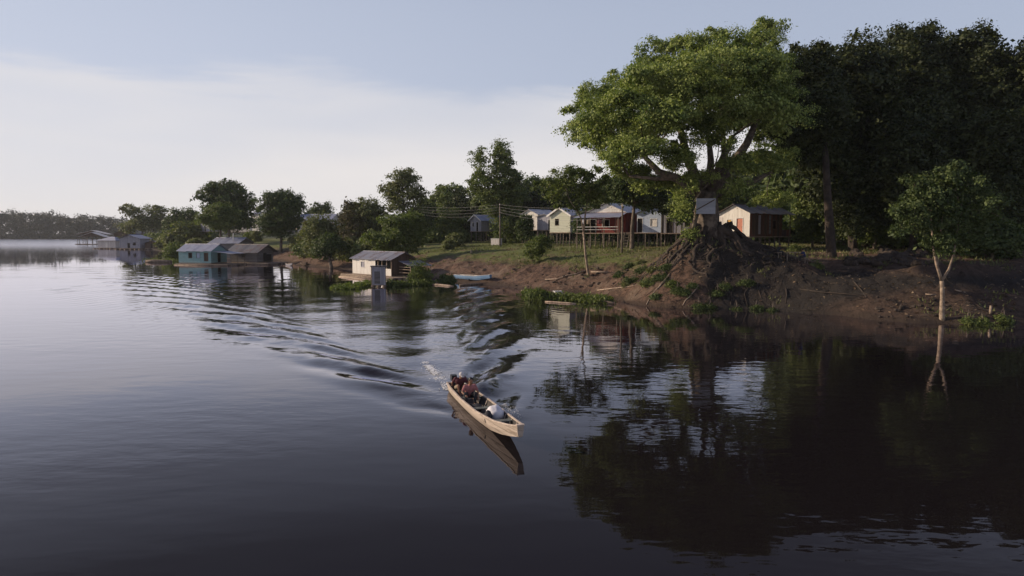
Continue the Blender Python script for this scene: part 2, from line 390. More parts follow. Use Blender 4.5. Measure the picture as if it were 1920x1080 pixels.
# shade over the cove and root mound, painted into the dirt colour
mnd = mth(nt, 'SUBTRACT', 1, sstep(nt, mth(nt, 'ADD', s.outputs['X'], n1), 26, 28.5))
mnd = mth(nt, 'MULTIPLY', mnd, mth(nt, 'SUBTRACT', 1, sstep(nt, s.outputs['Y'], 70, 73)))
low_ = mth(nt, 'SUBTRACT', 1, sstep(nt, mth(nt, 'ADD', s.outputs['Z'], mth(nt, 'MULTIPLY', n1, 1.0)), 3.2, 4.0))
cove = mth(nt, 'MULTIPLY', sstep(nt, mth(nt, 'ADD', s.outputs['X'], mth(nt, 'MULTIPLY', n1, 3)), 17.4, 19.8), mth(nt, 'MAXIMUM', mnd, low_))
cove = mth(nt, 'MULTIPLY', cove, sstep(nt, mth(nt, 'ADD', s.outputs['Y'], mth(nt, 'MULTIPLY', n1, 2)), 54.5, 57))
dirt = mixc(nt, mth(nt, 'MULTIPLY', mth(nt, 'MULTIPLY', sstep(nt, s.outputs['X'], 22, 27), mth(nt, 'SUBTRACT', 1, sstep(nt, s.outputs['Y'], 62, 66))), .6), dirt, mixc(nt, n2, (.070, .052, .041), (.034, .027, .023)))  # darker dirt towards the right end of the bank, short of the ledge
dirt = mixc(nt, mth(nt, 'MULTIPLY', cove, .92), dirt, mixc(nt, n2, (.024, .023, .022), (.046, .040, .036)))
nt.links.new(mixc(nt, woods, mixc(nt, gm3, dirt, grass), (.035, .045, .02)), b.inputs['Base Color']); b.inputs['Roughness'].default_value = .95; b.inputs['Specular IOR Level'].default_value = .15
bump(nt, b, mth(nt, 'ADD', n2, noise(nt, v, 5, 7, .75)), .30)
M['ground'] = m
M['litter'] = leafmat('dry_leaves', (.10, .062, .036), (.26, .19, .12), .05, 2.0)
gzv = ground(gx, gy)
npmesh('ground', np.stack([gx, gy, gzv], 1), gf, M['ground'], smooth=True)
tag(bpy.data.objects['ground'], 'eroded brown riverbank and grassy village terrace', kind='structure')

# ------------------------------------------------------------------ water with the canoe's Kelvin wake
STERN, BOW = atz(852, 717, .36), atz(976, 798, .74)
STERN.z = BOW.z = 0; print('BOAT', STERN, BOW)
fw = (BOW - STERN).normalized(); BLEN = (BOW - STERN).length; BRZ = math.atan2(fw.y, fw.x)
wx = axis([(-6000, -600, 600), (-600, -120, 30), (-120, -55, 1.6), (-55, 16, .17), (16, 60, 1.5), (60, 300, 40), (300, 6000, 900)])
wyl = [-700., -300., -100, -40, -10, 0, 6, 12, 16]
yy = 17.0
while yy < 135: wyl.append(yy); yy += .085 * (yy / 20) ** 1.15
while yy < 1200: wyl.append(yy); yy *= 1.07
wy = np.array(wyl + [3000., 9000.])
gx, gy, gf = grid(wx, wy)
src = STERN + fw * (BLEN * .72)
lx = -((gx - src.x) * fw.x + (gy - src.y) * fw.y)          # distance behind the source
ly = -(gx - src.x) * fw.y + (gy - src.y) * fw.x
near = (lx > -3) & (lx < 150) & (np.abs(ly) < .62 * lx + 6)
X_, Y_ = lx[near], ly[near]; k0 = 9.81 / 3.45 ** 2
wjet = gx * 0.0; acc = np.zeros(X_.shape)
th = np.linspace(R(-73), R(73), 240)
Xw = X_ + .30 * fbm(X_ * .22, Y_ * .22, 7, 2); Yw = Y_ + .30 * fbm(X_ * .22, Y_ * .22, 9, 2)
for t in th:
    k = k0 / math.cos(t) ** 2
    amp = (.10 + 1.0 * math.exp(-((abs(t) - R(59)) / R(11)) ** 2)) * math.exp(-(k / 14.0))
    damp = np.exp(-k * np.maximum(X_, 0) * .0022)
    acc += amp * damp * np.cos(k * (Xw * math.cos(t) + Yw * math.sin(t)) + .6)
acc *= (th[1] - th[0]) * .15 * 1.75 * 1.35 * np.clip(.75 + .7 * fbm(X_ * .30, Y_ * .7, 4, 3), .15, 1.5)
edge = np.clip((X_ + .4) / 3.0, 0, 1) * np.clip((.47 * (X_ + 4) - np.abs(Y_)) / 2.5, 0, 1) * np.clip((150 - X_) / 40, 0, 1)
acc = acc * edge
hb = np.clip((np.hypot(np.maximum(np.abs(X_ - BLEN * .36) - BLEN * .36, 0), Y_) - .45) / .7, 0, 1)
print('WAKE', acc.std(), acc.max()); wjet[near] = acc * (.12 + .88 * hb)
sd = shore_dist(gx, gy); wjet *= np.clip(-sd / 6, 0, 1)
m, nt, b, o = newmat('river_water'); v = objc(nt)
nt.nodes.remove(b)
def wn(scale, sx, sy, rot=0, det=3):
    mp = nd(nt, 'ShaderNodeMapping'); mp.inputs['Scale'].default_value = (sx, sy, 1); mp.inputs['Rotation'].default_value = (0, 0, rot); nt.links.new(v, mp.inputs[0])
    return noise(nt, mp.outputs[0], scale, det, .5)
patch = sstep(nt, wn(.035, 1, 1.6, .2, 3), .42, .60)
rip = mth(nt, 'MULTIPLY', wn(1.0, .55, 1.15, .15, 3), .018)
rip = mth(nt, 'MULTIPLY', rip, mth(nt, 'ADD', .35, mth(nt, 'MULTIPLY', patch, .9)))
swell = mth(nt, 'MULTIPLY', wn(.22, .6, 1.1, -.2, 2), .014)
sx_ = nd(nt, 'ShaderNodeSeparateXYZ'); nt.links.new(v, sx_.inputs[0])
rx = mth(nt, 'SUBTRACT', sx_.outputs['X'], STERN.x); ry = mth(nt, 'SUBTRACT', sx_.outputs['Y'], STERN.y)
ul = mth(nt, 'ADD', mth(nt, 'MULTIPLY', rx, -fw.x), mth(nt, 'MULTIPLY', ry, -fw.y)); vl = mth(nt, 'ABSOLUTE', mth(nt, 'ADD', mth(nt, 'MULTIPLY', rx, -fw.y), mth(nt, 'MULTIPLY', ry, fw.x)))
wedge = mth(nt, 'SUBTRACT', 1, sstep(nt, mth(nt, 'SUBTRACT', vl, mth(nt, 'MULTIPLY', ul, .30)), 1.2, 3.5))
wedge = mth(nt, 'MULTIPLY', mth(nt, 'MULTIPLY', wedge, sstep(nt, ul, -8, -1)), mth(nt, 'SUBTRACT', 1, sstep(nt, ul, 15, 75)))
chop = mth(nt, 'MULTIPLY', mth(nt, 'MULTIPLY', wn(3.2, 1, 1, .4, 4), wedge), .010)
chop = mth(nt, 'ADD', chop, mth(nt, 'MULTIPLY', mth(nt, 'MULTIPLY', wn(1.3, 1, 1, .4, 3), wedge), .014))
rip = mth(nt, 'ADD', rip, chop)
far_ = nd(nt, 'ShaderNodeSeparateXYZ'); nt.links.new(v, far_.inputs[0])
calm = mth(nt, 'SUBTRACT', 1, mth(nt, 'MULTIPLY', sstep(nt, far_.outputs['Y'], 45, 150), .75))
bn = nd(nt, 'ShaderNodeBump', _Strength=1.0, _Distance=1.0); nt.links.new(mth(nt, 'MULTIPLY', mth(nt, 'ADD', rip, swell), calm), bn.inputs['Height'])
body = nd(nt, 'ShaderNodeBsdfDiffuse'); body.inputs[0].default_value = (.010, .0080, .0085, 1)
gl = nd(nt, 'ShaderNodeBsdfAnisotropic', distribution='GGX', _Roughness=.015); gl.inputs[0].default_value = (.955, .935, 1, 1)
lw = nd(nt, 'ShaderNodeLayerWeight', _Blend=.5); rp = nd(nt, 'ShaderNodeValToRGB'); cr_ = rp.color_ramp
for i, (p_, v_) in enumerate([(0, .015), (.45, .02), (.60, .040), (.70, .12), (.765, .26), (.85, .56), (.94, .90), (1, 1)]):
    e = cr_.elements[i] if i < 2 else cr_.elements.new(p_)
    e.position = p_; e.color = (v_, v_, v_, 1)
for a_ in (bn.outputs[0],):
    nt.links.new(a_, lw.inputs['Normal']); nt.links.new(a_, gl.inputs['Normal'])
nt.links.new(mth(nt, 'ADD', .015, mth(nt, 'MULTIPLY', sstep(nt, far_.outputs['Y'], 140, 420), .15)), gl.inputs['Roughness'])
nt.links.new(lw.outputs['Facing'], rp.inputs[0]); mx = nd(nt, 'ShaderNodeMixShader')
nt.links.new(rp.outputs[0], mx.inputs[0]); nt.links.new(body.outputs[0], mx.inputs[1]); nt.links.new(gl.outputs[0], mx.inputs[2]); nt.links.new(mx.outputs[0], o.inputs[0])
M['water'] = m
npmesh('river_water', np.stack([gx, gy, wjet], 1), gf, M['water'], smooth=True)
tag(bpy.data.objects['river_water'], 'calm dark river water with a canoe wake', kind='structure')

# ------------------------------------------------------------------ trees
def LB(px, py, rx, ry, Y, dY=0, kd=1.1):
    """one foliage lobe: centre on the sight line at depth Y+dY, radii given at photo scale"""
    c = aty(px, py, Y + dY); k = Y / FOC
    return (c.x, c.y, c.z, rx * k, (rx + ry) * .5 * k * kd, ry * k)
def leaves(rs, P, N_out, leaf, up=.6, outw=.6):
    n = len(P)
    N = rs.normal(size=(n, 3)) * .75 + N_out * outw; N[:, 2] += up
    N /= np.linalg.norm(N, axis=1, keepdims=True) + 1e-9
    T = rs.normal(size=(n, 3)); T -= (T * N).sum(1, keepdims=True) * N; T /= np.linalg.norm(T, axis=1, keepdims=True) + 1e-9
    B = np.cross(N, T); L = (np.asarray(leaf) * (.6 + .8 * rs.rand(n)))[:, None]
    V = np.stack([P - T * L * .5, P + B * L * .30 - N * L * .06, P + T * L * .5 - N * L * .12, P - B * L * .30 - N * L * .06], 1).reshape(-1, 3)
    return V
def crown_pts(rs, lobes, nc, shell=.28, flat=.0, rough=.28, up_bias=.25):
    A = np.array(lobes); wgt = (A[:, 3] * A[:, 5] + A[:, 3] * A[:, 4] + A[:, 4] * A[:, 5]); wgt /= wgt.sum()
    li = rs.choice(len(A), nc, p=wgt)
    D = rs.normal(size=(nc, 3)); D[:, 2] += up_bias; D /= np.linalg.norm(D, axis=1, keepdims=True)
    nn = vnoise(D[:, 0] * 2.3 + li * 7.1, D[:, 1] * 2.3, D[:, 2] * 2.3 + li)
    r = 1 - np.abs(rs.normal(size=nc)) * shell; r = np.clip(r, .15, 1.05) * (1 + rough * nn)
    return A[li, :3] + A[li, 3:] * D * r[:, None], D, li
def crown(name, parent, base, lobes, nc, per, leaf, cr, m, seed, shell=.28, rough=.28, up=.6, flatc=.55):
    rs = np.random.RandomState(seed)
    Pc, D, li = crown_pts(rs, lobes, nc, shell, rough=rough)
    n = nc * per; ci = np.repeat(np.arange(nc), per)
    rr = cr * (.55 + .9 * rs.rand(nc))[ci][:, None]
    off = rs.normal(size=(n, 3)) * .48; off[:, 2] *= flatc
    off[:, 2] -= .25 * (off[:, 0] ** 2 + off[:, 1] ** 2)
    P = Pc[ci] + off * rr
    out = D[ci] * .9 + off * 1.1
    V = leaves(rs, P, out, leaf * (.65 + .8 * rs.rand(nc) ** 1.5)[ci], up) - np.array(base)
    F = np.arange(n * 4).reshape(-1, 4)
    return npmesh(name, V, F, m, parent), Pc
def limb(mb, a, b, r0, r1, seed, sag=.12, n=6, seg=6):
    rnd = random.Random(seed); a, b = Vector(a), Vector(b); L = (b - a).length
    o1 = Vector((rnd.uniform(-1, 1), rnd.uniform(-1, 1), rnd.uniform(-.2, 1))) * L * sag
    pts = []; rad = []
    for i in range(seg + 1):
        t = i / seg; p = a.lerp(b, t) + o1 * math.sin(PI * t) + Vector((rnd.uniform(-1, 1), rnd.uniform(-1, 1), rnd.uniform(-1, 1))) * L * .02 * (0 < i < seg)
        pts.append(p); rad.append(r0 + (r1 - r0) * t ** .8)
    mb.tube(pts, rad, n, .06, seed); return pts
def tree(name, label, cat, base, lobes, nc, per, leaf, cr, lm, bark='bark', r0=.3, trunks=None, group=None, seed=1, shell=.28, rough=.28, fork=.35, twigs=10, up=.6, limbs=None):
    base = Vector(base); root = thing(name, label, cat, base, 0, group)
    cobj, Pc = crown('crown', root, base, lobes, nc, per, leaf, cr, M[lm], seed, shell, rough, up)
    mb = MB(); rnd = random.Random(seed)
    zc = min(l[2] - l[5] for l in lobes)
    if trunks is None:
        cx = sum(l[0] for l in lobes) / len(lobes); cyy = sum(l[1] for l in lobes) / len(lobes)
        tz = max(base.z + 1.0, base.z + (zc - base.z) * .9 + (max(l[2] for l in lobes) - zc) * fork)
        tp = Vector((base.x * .6 + cx * .4, base.y * .6 + cyy * .4, tz))
        trunks = [([base - Vector((0, 0, .5)), base + Vector((0, 0, .4)), base.lerp(tp, .5) + Vector((rnd.uniform(-.2, .2), 0, 0)), tp], [r0 * 1.5, r0 * 1.1, r0 * .85, r0 * .65])]
    ends = []
    for pts, rad in trunks: mb.tube(pts, rad, 10, .05, seed); ends.append((Vector(pts[-1]), rad[-1]))
    if limbs:
        for pts, rad in limbs: mb.tube(pts, rad, 8, .06, seed); ends.append((Vector(pts[-1]), rad[-1]))
    for i, l in enumerate(lobes):
        c = Vector(l[:3]); e, r = min(ends, key=lambda q: (q[0] - c).length)
        limb(mb, e, c, r * .55, r * .15, seed + i)
    for i in range(twigs):
        p = Vector(Pc[rnd.randrange(len(Pc))]); c = Vector(min(lobes, key=lambda l: (Vector(l[:3]) - p).length)[:3])
        limb(mb, c, p, r0 * .12, r0 * .04, seed + 50 + i, .1, 5, 4)
    mb.build('trunk', M[bark], root, True, None).data.transform(Matrix.Translation(-base))
    return root

# the big shade tree
TY = 67.0
bt = [(1102, 232, 42, 48, 0), (1122, 180, 38, 32, -1), (1150, 250, 55, 42, 2), (1150, 165, 40, 28, 3), (1200, 140, 45, 35, 0), (1232, 105, 38, 28, 1), (1225, 190, 62, 50, -3), (1290, 88, 48, 26, 0),
      (1290, 150, 65, 50, 3), (1352, 82, 50, 28, -1), (1350, 140, 65, 45, -4), (1405, 95, 42, 34, 2), (1438, 62, 32, 28, 0), (1425, 85, 36, 26, -3), (1425, 150, 62, 50, -1), (1480, 130, 45, 45, 2), (1500, 205, 55, 50, -1),
      (1440, 215, 60, 42, 4), (1360, 215, 70, 40, 4), (1290, 235, 60, 32, -4), (1215, 255, 45, 28, -2), (1160, 295, 36, 20, 0), (1235, 238, 26, 18, -7), (1275, 300, 28, 18, -4), (1310, 330, 30, 16, -3),
      (1455, 295, 45, 32, 0), (1520, 290, 40, 36, 2), (1190, 318, 40, 14, 3), (1285, 372, 22, 20, -3), (1240, 335, 40, 12, 4), (1500, 345, 50, 18, 1), (1375, 350, 30, 15, -3), (1440, 375, 45, 16, 3)]
bt += [(1125, 215, 40, 36, -8), (1160, 285, 34, 20, -9), (1185, 205, 50, 40, -10), (1165, 235, 45, 36, 9), (1235, 150, 55, 40, -9), (1240, 175, 55, 45, 9), (1300, 150, 60, 42, -10), (1330, 170, 70, 50, 10),
       (1370, 125, 55, 36, -9), (1430, 130, 50, 36, -9), (1210, 275, 36, 18, -11), (1400, 200, 45, 30, -10), (1455, 200, 50, 40, -9), (1440, 250, 45, 26, 9), (1480, 260, 40, 30, -8), (1270, 215, 40, 24, -11)]
bt += [(1225, 340, 42, 18, 3), (1290, 345, 34, 18, 5), (1385, 305, 34, 18, -3), (1350, 262, 34, 18, -6), (1420, 300, 40, 26, 4), (1475, 320, 40, 26, 2), (1530, 250, 40, 40, 3), (1545, 180, 36, 50, 4), (1510, 130, 40, 40, 3), (1260, 285, 34, 16, -5),
       (1352, 372, 12, 10, 1.5), (1284, 396, 14, 14, -2), (1296, 438, 8, 12, -1), (1130, 250, 40, 30, -5), (1085, 235, 24, 30, 3), (1095, 190, 26, 26, 2), (1150, 300, 40, 18, 1)]
bt = [l_ for l_ in bt if l_[0] <= 1462]
btl = [LB(a, b_, c, d, TY, e * 1.0, 1.2) for a, b_, c, d, e in bt]
tb = Vector((TREE[0], TREE[1], gz(*TREE)))
q = lambda px, py, dy=0: aty(px, py, TY + dy)
trunks = [([q(1330, 520), q(1330, 465), q(1328, 430), q(1327, 395), q(1325, 360)], [1.5, 1.25, 1.12, 1.05, .98])]
limbs = [([q(1322, 370), q(1295, 352, -1), q(1268, 334, -1.5), q(1235, 322, -2), q(1205, 290, -2)], [.62, .5, .42, .34, .2]),
         ([q(1322, 368), q(1306, 355, -2), q(1314, 340, -2.5), q(1330, 337, -2.5)], [.36, .28, .25, .16]),
         ([q(1335, 368), q(1345, 325, -1), q(1358, 292, -1.5), q(1374, 255, -1)], [.6, .45, .36, .22]),
         ([q(1358, 292, -1.5), q(1356, 255, -1.5), q(1352, 215, -1)], [.3, .24, .16]),
         ([q(1328, 365), q(1333, 300, -1), q(1327, 235, -1)], [.5, .32, .18]),
         ([q(1322, 368), q(1290, 300, 1), q(1275, 240, 2), q(1240, 180, 2)], [.6, .45, .32, .18]),
         ([q(1332, 368), q(1372, 350, 1), q(1410, 342, 0), q(1448, 322, 0)], [.5, .35, .26, .16]),
         ([q(1268, 334, -1.5), q(1230, 335, 0), q(1180, 330, 1)], [.26, .2, .1]),
         ([q(1335, 360), q(1400, 270, 3), q(1430, 200, 3)], [.55, .4, .2])]
big = tree('shade_tree', 'huge spreading tree with bright green leaves standing on the root mound at the water', 'tree', tb, btl, 1800, 175, .20, .74, 'leaf_big', 'bark', .9,
           trunks, None, 11, .30, .48, .35, 70, limbs=limbs)
# exposed roots spilling down the mound
rnd = random.Random(5)
for i in range(84):
    an = R(rnd.uniform(165, 375)) if i < 62 else R(rnd.uniform(0, 360))
    far_ = i > 26
    r = rnd.uniform(1.0, 1.8) if not far_ else rnd.uniform(2.0, 5.5); L = rnd.uniform(2.0, 7.0) if not far_ else rnd.uniform(1.2, 4.0); pts = []; rad = []; r0 = rnd.uniform(.12, .34) if not far_ else rnd.uniform(.06, .17)
    a = an; da = rnd.uniform(-.05, .05); ph = rnd.uniform(0, 6)
    for k in range(15):
        t = k / 14; rr = r + L * t; a += da + rnd.uniform(-.10, .10)
        x, y = tb.x + math.cos(a) * rr, tb.y + math.sin(a) * rr * .8
        zz = max(gz(x, y), -.3) + r0 * (.15 + .55 * math.sin(ph + t * 9)) * (1 - t) + (0 if far_ else .9 * (1 - t) ** 5)
        pts.append(Vector((x, y, zz)) - tb); rad.append(r0 * (1 - .75 * t) * (1.5 if k == 0 and not far_ else 1) * rnd.uniform(.8, 1.25))
    MB().tube(pts, rad, 7, .14, i).build('root', M['root'], big, True)

def auto_lobes(px0, px1, pt, pb, Y, seed, n=7, depth=1.0):
    """crown outline given by its left, right, top and bottom in the photo"""
    rnd = random.Random(seed); W, H = px1 - px0, pb - pt; out = [LB((px0 + px1) / 2, (pt + pb) / 2, W * .34, H * .34, Y, 0, depth)]
    for i in range(n):
        a = 2 * PI * i / n + rnd.uniform(-.3, .3); f = rnd.uniform(.24, .32)
        rx, ry = W * f * .78, H * f * .78
        out.append(LB((px0 + px1) / 2 + math.cos(a) * (W / 2 - rx) * .98, (pt + pb) / 2 - math.sin(a) * (H / 2 - ry) * .98, rx, ry, Y, rnd.uniform(-.28, .28) * W * Y / FOC, depth))
    return out
def ptree(name, label, px0, px1, pt, pb, Y, tpx, nc, per, leaf, cr, lm, seed, bark='bark', r0=.25, n=7, cat='tree', group=None, **k):
    x = (tpx - 960) / FOC * Y / 1.0
    c = aty(tpx, 440, Y); base = Vector((c.x, Y, gz(c.x, Y)))
    return tree(name, label, cat, base, auto_lobes(px0, px1, pt, pb, Y, seed, n), nc, per, leaf, cr, lm, bark, r0, None, group, seed, **k)

# the young forked tree on the spit
b0 = atz(1767, 601, .15); Yt = b0.y
q = lambda px, py, dy=0: aty(px, py, Yt + dy)
tree('forked_tree', 'young tree with a pale Y-shaped trunk on the low dirt spit', 'tree', b0,
     [LB(a, b_, c, d, Yt, e) for a, b_, c, d, e in [(1775, 415, 60, 32, 0), (1715, 400, 42, 26, -.5), (1745, 365, 50, 28, .5), (1810, 350, 52, 34, 0), (1845, 395, 45, 32, -.5), (1815, 445, 45, 22, .5), (1765, 455, 38, 18, -.4), (1790, 325, 45, 20, .6), (1715, 345, 30, 16, 0), (1690, 430, 22, 14, 0)]],
     280, 85, .20, .52, 'leaf_dark', 'bark_pale', .16,
     [([q(1767, 612), q(1766, 590), q(1767, 555), q(1766, 527)], [.24, .17, .15, .14]),
      ([q(1766, 527), q(1756, 495), q(1750, 465), q(1745, 400)], [.12, .10, .08, .04]),
      ([q(1766, 527), q(1779, 505), q(1788, 478), q(1800, 400)], [.10, .085, .07, .04]),
      ([q(1757, 497), q(1759, 470), q(1768, 400)], [.07, .06, .03])], None, 21, .32, .5, twigs=30)
# slender two-stemmed tree in front of the houses
b0 = aty(1105, 532, 77.5); b0.z = gz(b0.x, b0.y); Y2 = b0.y
q = lambda px, py, dy=0: aty(px, py, Y2 + dy)
tree('slender_tree', 'slender pale tree with a dividing trunk on the bare bank before the blue-roofed house', 'tree', b0,
     [LB(a, b_, c, d, Y2, e) for a, b_, c, d, e in [(1070, 345, 50, 26, 0), (1030, 350, 30, 24, .5), (1110, 335, 40, 24, -.5), (1060, 322, 38, 15, 0), (1120, 365, 28, 20, .5), (1085, 378, 36, 18, 0), (1030, 378, 20, 14, 0)]],
     170, 65, .25, .55, 'leaf_mid', 'bark_pale', .15,
     [([q(1105, 540), q(1103, 515), q(1098, 480), q(1094, 435)], [.2, .15, .13, .12]),
      ([q(1094, 435), q(1090, 410), q(1078, 390), q(1068, 375), q(1060, 350)], [.09, .08, .07, .06, .03]),
      ([q(1094, 435), q(1097, 405), q(1100, 385), q(1108, 350)], [.10, .09, .08, .04])], None, 22, .32, .5, twigs=24)

# forest mass on the right
def fleft(px0, px1, pt, pb, Y, tpx, nc, seed, label, lm='leaf_forest', leaf=.36, per=105, cr=1.15, **k):
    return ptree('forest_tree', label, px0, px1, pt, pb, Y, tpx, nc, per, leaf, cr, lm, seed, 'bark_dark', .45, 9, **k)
fleft(1450, 1585, 78, 322, 70, 1560, 620, 40, 'dark-leaved tree added as the shaded right side of the crown of the shade tree', leaf=.30, cr=.9)  # added tree: shaded right part of the big crown, shade put into darker leaves
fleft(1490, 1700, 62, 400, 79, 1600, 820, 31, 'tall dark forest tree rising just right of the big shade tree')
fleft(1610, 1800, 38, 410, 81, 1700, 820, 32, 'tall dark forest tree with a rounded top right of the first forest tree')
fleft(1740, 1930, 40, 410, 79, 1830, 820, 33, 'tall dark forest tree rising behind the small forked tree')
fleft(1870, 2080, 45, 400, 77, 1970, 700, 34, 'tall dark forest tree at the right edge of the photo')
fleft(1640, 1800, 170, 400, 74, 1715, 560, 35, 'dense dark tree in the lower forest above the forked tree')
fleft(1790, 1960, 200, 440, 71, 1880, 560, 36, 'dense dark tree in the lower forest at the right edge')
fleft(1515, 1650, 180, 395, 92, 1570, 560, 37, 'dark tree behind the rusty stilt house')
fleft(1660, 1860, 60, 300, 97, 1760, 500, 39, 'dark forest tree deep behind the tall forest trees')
# lit undergrowth trees right of the rusty house
for i, (a, b_, c, d, Y, lab, lm) in enumerate([(1488, 1560, 345, 462, 89, 'olive bushy tree right behind the rusty stilt house', 'leaf_mid'), (1545, 1620, 335, 460, 84, 'green bushy tree between the rusty house and the rubble bank', 'leaf_mid'),
        (1600, 1680, 350, 468, 80, 'bright green bushy tree above the rubble bank', 'leaf_lime'), (1650, 1740, 370, 470, 79, 'dark bushy tree above the rubble bank left of the forked tree', 'leaf_mid'), (1800, 1925, 400, 490, 66, 'dark bushy tree at the right edge behind the spit', 'leaf_dark'),
        (1720, 1830, 390, 485, 73, 'dark bushy tree behind the trunk of the forked tree', 'leaf_dark')]):
    ptree('understory_tree', lab, a, b_, c, d, Y, (a + b_) / 2, 230, 60, .32, .8, lm, 60 + i, 'bark', .14, 6)

# trees of the village, near to far
V_ = [('leafy_tree', 'tall narrow tree with a split lit top beside the leftmost stilt house', None, 140, 948, 480, 70, .42, 'leaf_mid', 71,
       [(940, 290, 20, 26, 0), (897, 300, 17, 22, 0), (903, 340, 24, 28, 0), (945, 330, 30, 34, 0), (925, 375, 38, 30, 0), (965, 370, 28, 38, 1), (950, 420, 32, 32, 0), (975, 430, 22, 30, 1), (955, 455, 25, 12, 0)]),
      ('airy_tree', 'open round-crowned tree standing clear against the sky behind the lime bush', None, 150, 757, 240, 48, .42, 'leaf_olive', 72,
       [(757, 345, 30, 24, 0), (735, 360, 20, 18, 1), (780, 362, 20, 18, -1), (757, 332, 22, 14, 0), (755, 385, 32, 20, 0)]),
      ('lime_tree', 'low bright green spreading tree behind the white floating house', None, 113, 765, 300, 60, .33, 'leaf_lime', 73,
       [(745, 430, 34, 28, 0), (720, 450, 28, 22, 0), (775, 430, 24, 30, 1), (765, 410, 20, 14, 0), (755, 458, 36, 16, 0)]),
      ('round_tree', 'dense round dark tree on a bare trunk above the dirt slope', None, 172, 526, 380, 60, .5, 'leaf_dark', 74,
       [(528, 392, 34, 30, 0), (505, 385, 18, 20, 0), (550, 385, 20, 22, 0), (527, 372, 26, 14, 0), (508, 420, 20, 20, -1), (540, 420, 26, 20, 0), (520, 434, 26, 10, 0)]),
      ('broad_tree', 'largest dark tree of the left village with a ragged domed top', None, 200, 430, 460, 60, .6, 'leaf_dark', 75,
       [(425, 375, 42, 28, 0), (395, 365, 20, 22, 0), (455, 385, 24, 26, 0), (428, 350, 18, 12, 0), (400, 350, 12, 12, 0), (450, 410, 28, 24, 2), (420, 405, 36, 26, 2)]),
      ('low_round_tree', 'smaller round green tree in front of the largest left tree', None, 178, 414, 240, 55, .45, 'leaf_mid', 76,
       [(412, 398, 28, 16, 0), (396, 408, 20, 16, 0), (428, 408, 18, 18, 0), (412, 418, 22, 12, 0)]),
      ('dark_hedge_tree', 'dark flat-topped tree left of the largest left tree', None, 240, 345, 180, 50, .6, 'leaf_dark', 77,
       [(345, 408, 28, 16, 0), (330, 415, 16, 18, 0), (362, 412, 16, 20, 0), (340, 425, 30, 14, 0)]),
      ('hazy_tree', 'pale hazy tree with a forked ragged top farthest left in the village', None, 330, 265, 220, 50, .8, 'leaf_olive', 78,
       [(262, 398, 24, 16, 0), (242, 390, 12, 10, 0), (296, 398, 14, 14, 0), (280, 415, 32, 16, 0), (245, 425, 28, 12, 0), (300, 420, 22, 14, 0)]),
      ('distant_tree', 'small dark domed tree top above the long grey roof', None, 230, 602, 80, 45, .6, 'leaf_dark', 79, [(602, 389, 20, 10, 0), (596, 400, 24, 10, 0)]),
      ('vine_tree', 'olive vine-hung tree left of the brown thicket at the water', None, 138, 608, 230, 60, .42, 'leaf_olive', 80,
       [(595, 425, 22, 24, 0), (615, 440, 22, 28, 0), (600, 460, 26, 20, 0)]),
      ('dark_bush_tree', 'dark rounded bush leaning over the water beside the brown thicket', None, 128, 620, 150, 60, .36, 'leaf_dark', 81, [(617, 458, 26, 16, 0), (605, 470, 18, 14, 0)]),
      ('brown_thicket_tree', 'brown half-bare thicket tree in the middle of the left bank', None, 134, 660, 170, 44, .36, 'leaf_dry', 82,
       [(655, 410, 16, 30, 0), (668, 440, 20, 34, 0), (650, 455, 16, 26, 0)]),
      ('feathery_tree', 'olive feathery tree between the brown thicket and the airy tree', None, 145, 690, 290, 56, .42, 'leaf_olive', 83,
       [(688, 392, 26, 22, 0), (672, 400, 18, 24, 0), (705, 410, 22, 28, 0), (690, 440, 28, 34, 0), (715, 440, 16, 26, 0)]),
      ('grey_green_tree', 'grey-green tree with a lumpy top behind the volleyball-like posts', None, 185, 835, 220, 56, .55, 'leaf_mid', 84,
       [(830, 365, 22, 18, 0), (852, 358, 14, 16, 0), (815, 385, 22, 22, 0), (845, 395, 26, 26, 0), (830, 420, 34, 20, 0)]),
      ('house_front_tree', 'dark drooping tree hanging left of the blue-roofed house under the shade tree', None, 92, 1185, 260, 60, .36, 'leaf_dark', 85,
       [(1160, 355, 30, 20, 0), (1200, 360, 34, 22, 0), (1240, 375, 30, 24, 0), (1180, 335, 40, 16, 0)]),
      ('weed_tree', 'low bright shrub on the slope below the cream house', None, 92, 1012, 90, 50, .22, 'leaf_lime', 86, [(1010, 462, 22, 16, 0), (1020, 450, 14, 10, 0), (1000, 475, 14, 10, 0)])]
V_[13] = (V_[13][0], 'grey-green tree with a lumpy top between the airy tree and the tall narrow tree') + V_[13][2:]
for nm, lab, _, Y, tpx, nc, per, leaf, lm, seed, lb in V_:
    c = aty(tpx, 440, Y); base = Vector((c.x, Y, gz(c.x, Y)))
    cr = leaf * 2.6
    tree(nm, lab, 'shrub' if nm == 'weed_tree' else 'tree', base, [LB(a, b_, c_, d, Y, e) for a, b_, c_, d, e in lb], nc, per, leaf, cr, lm, 'bark', .05 if nm == 'weed_tree' else .22 + Y * .0007, None, None, seed, rough=.5, twigs=16)

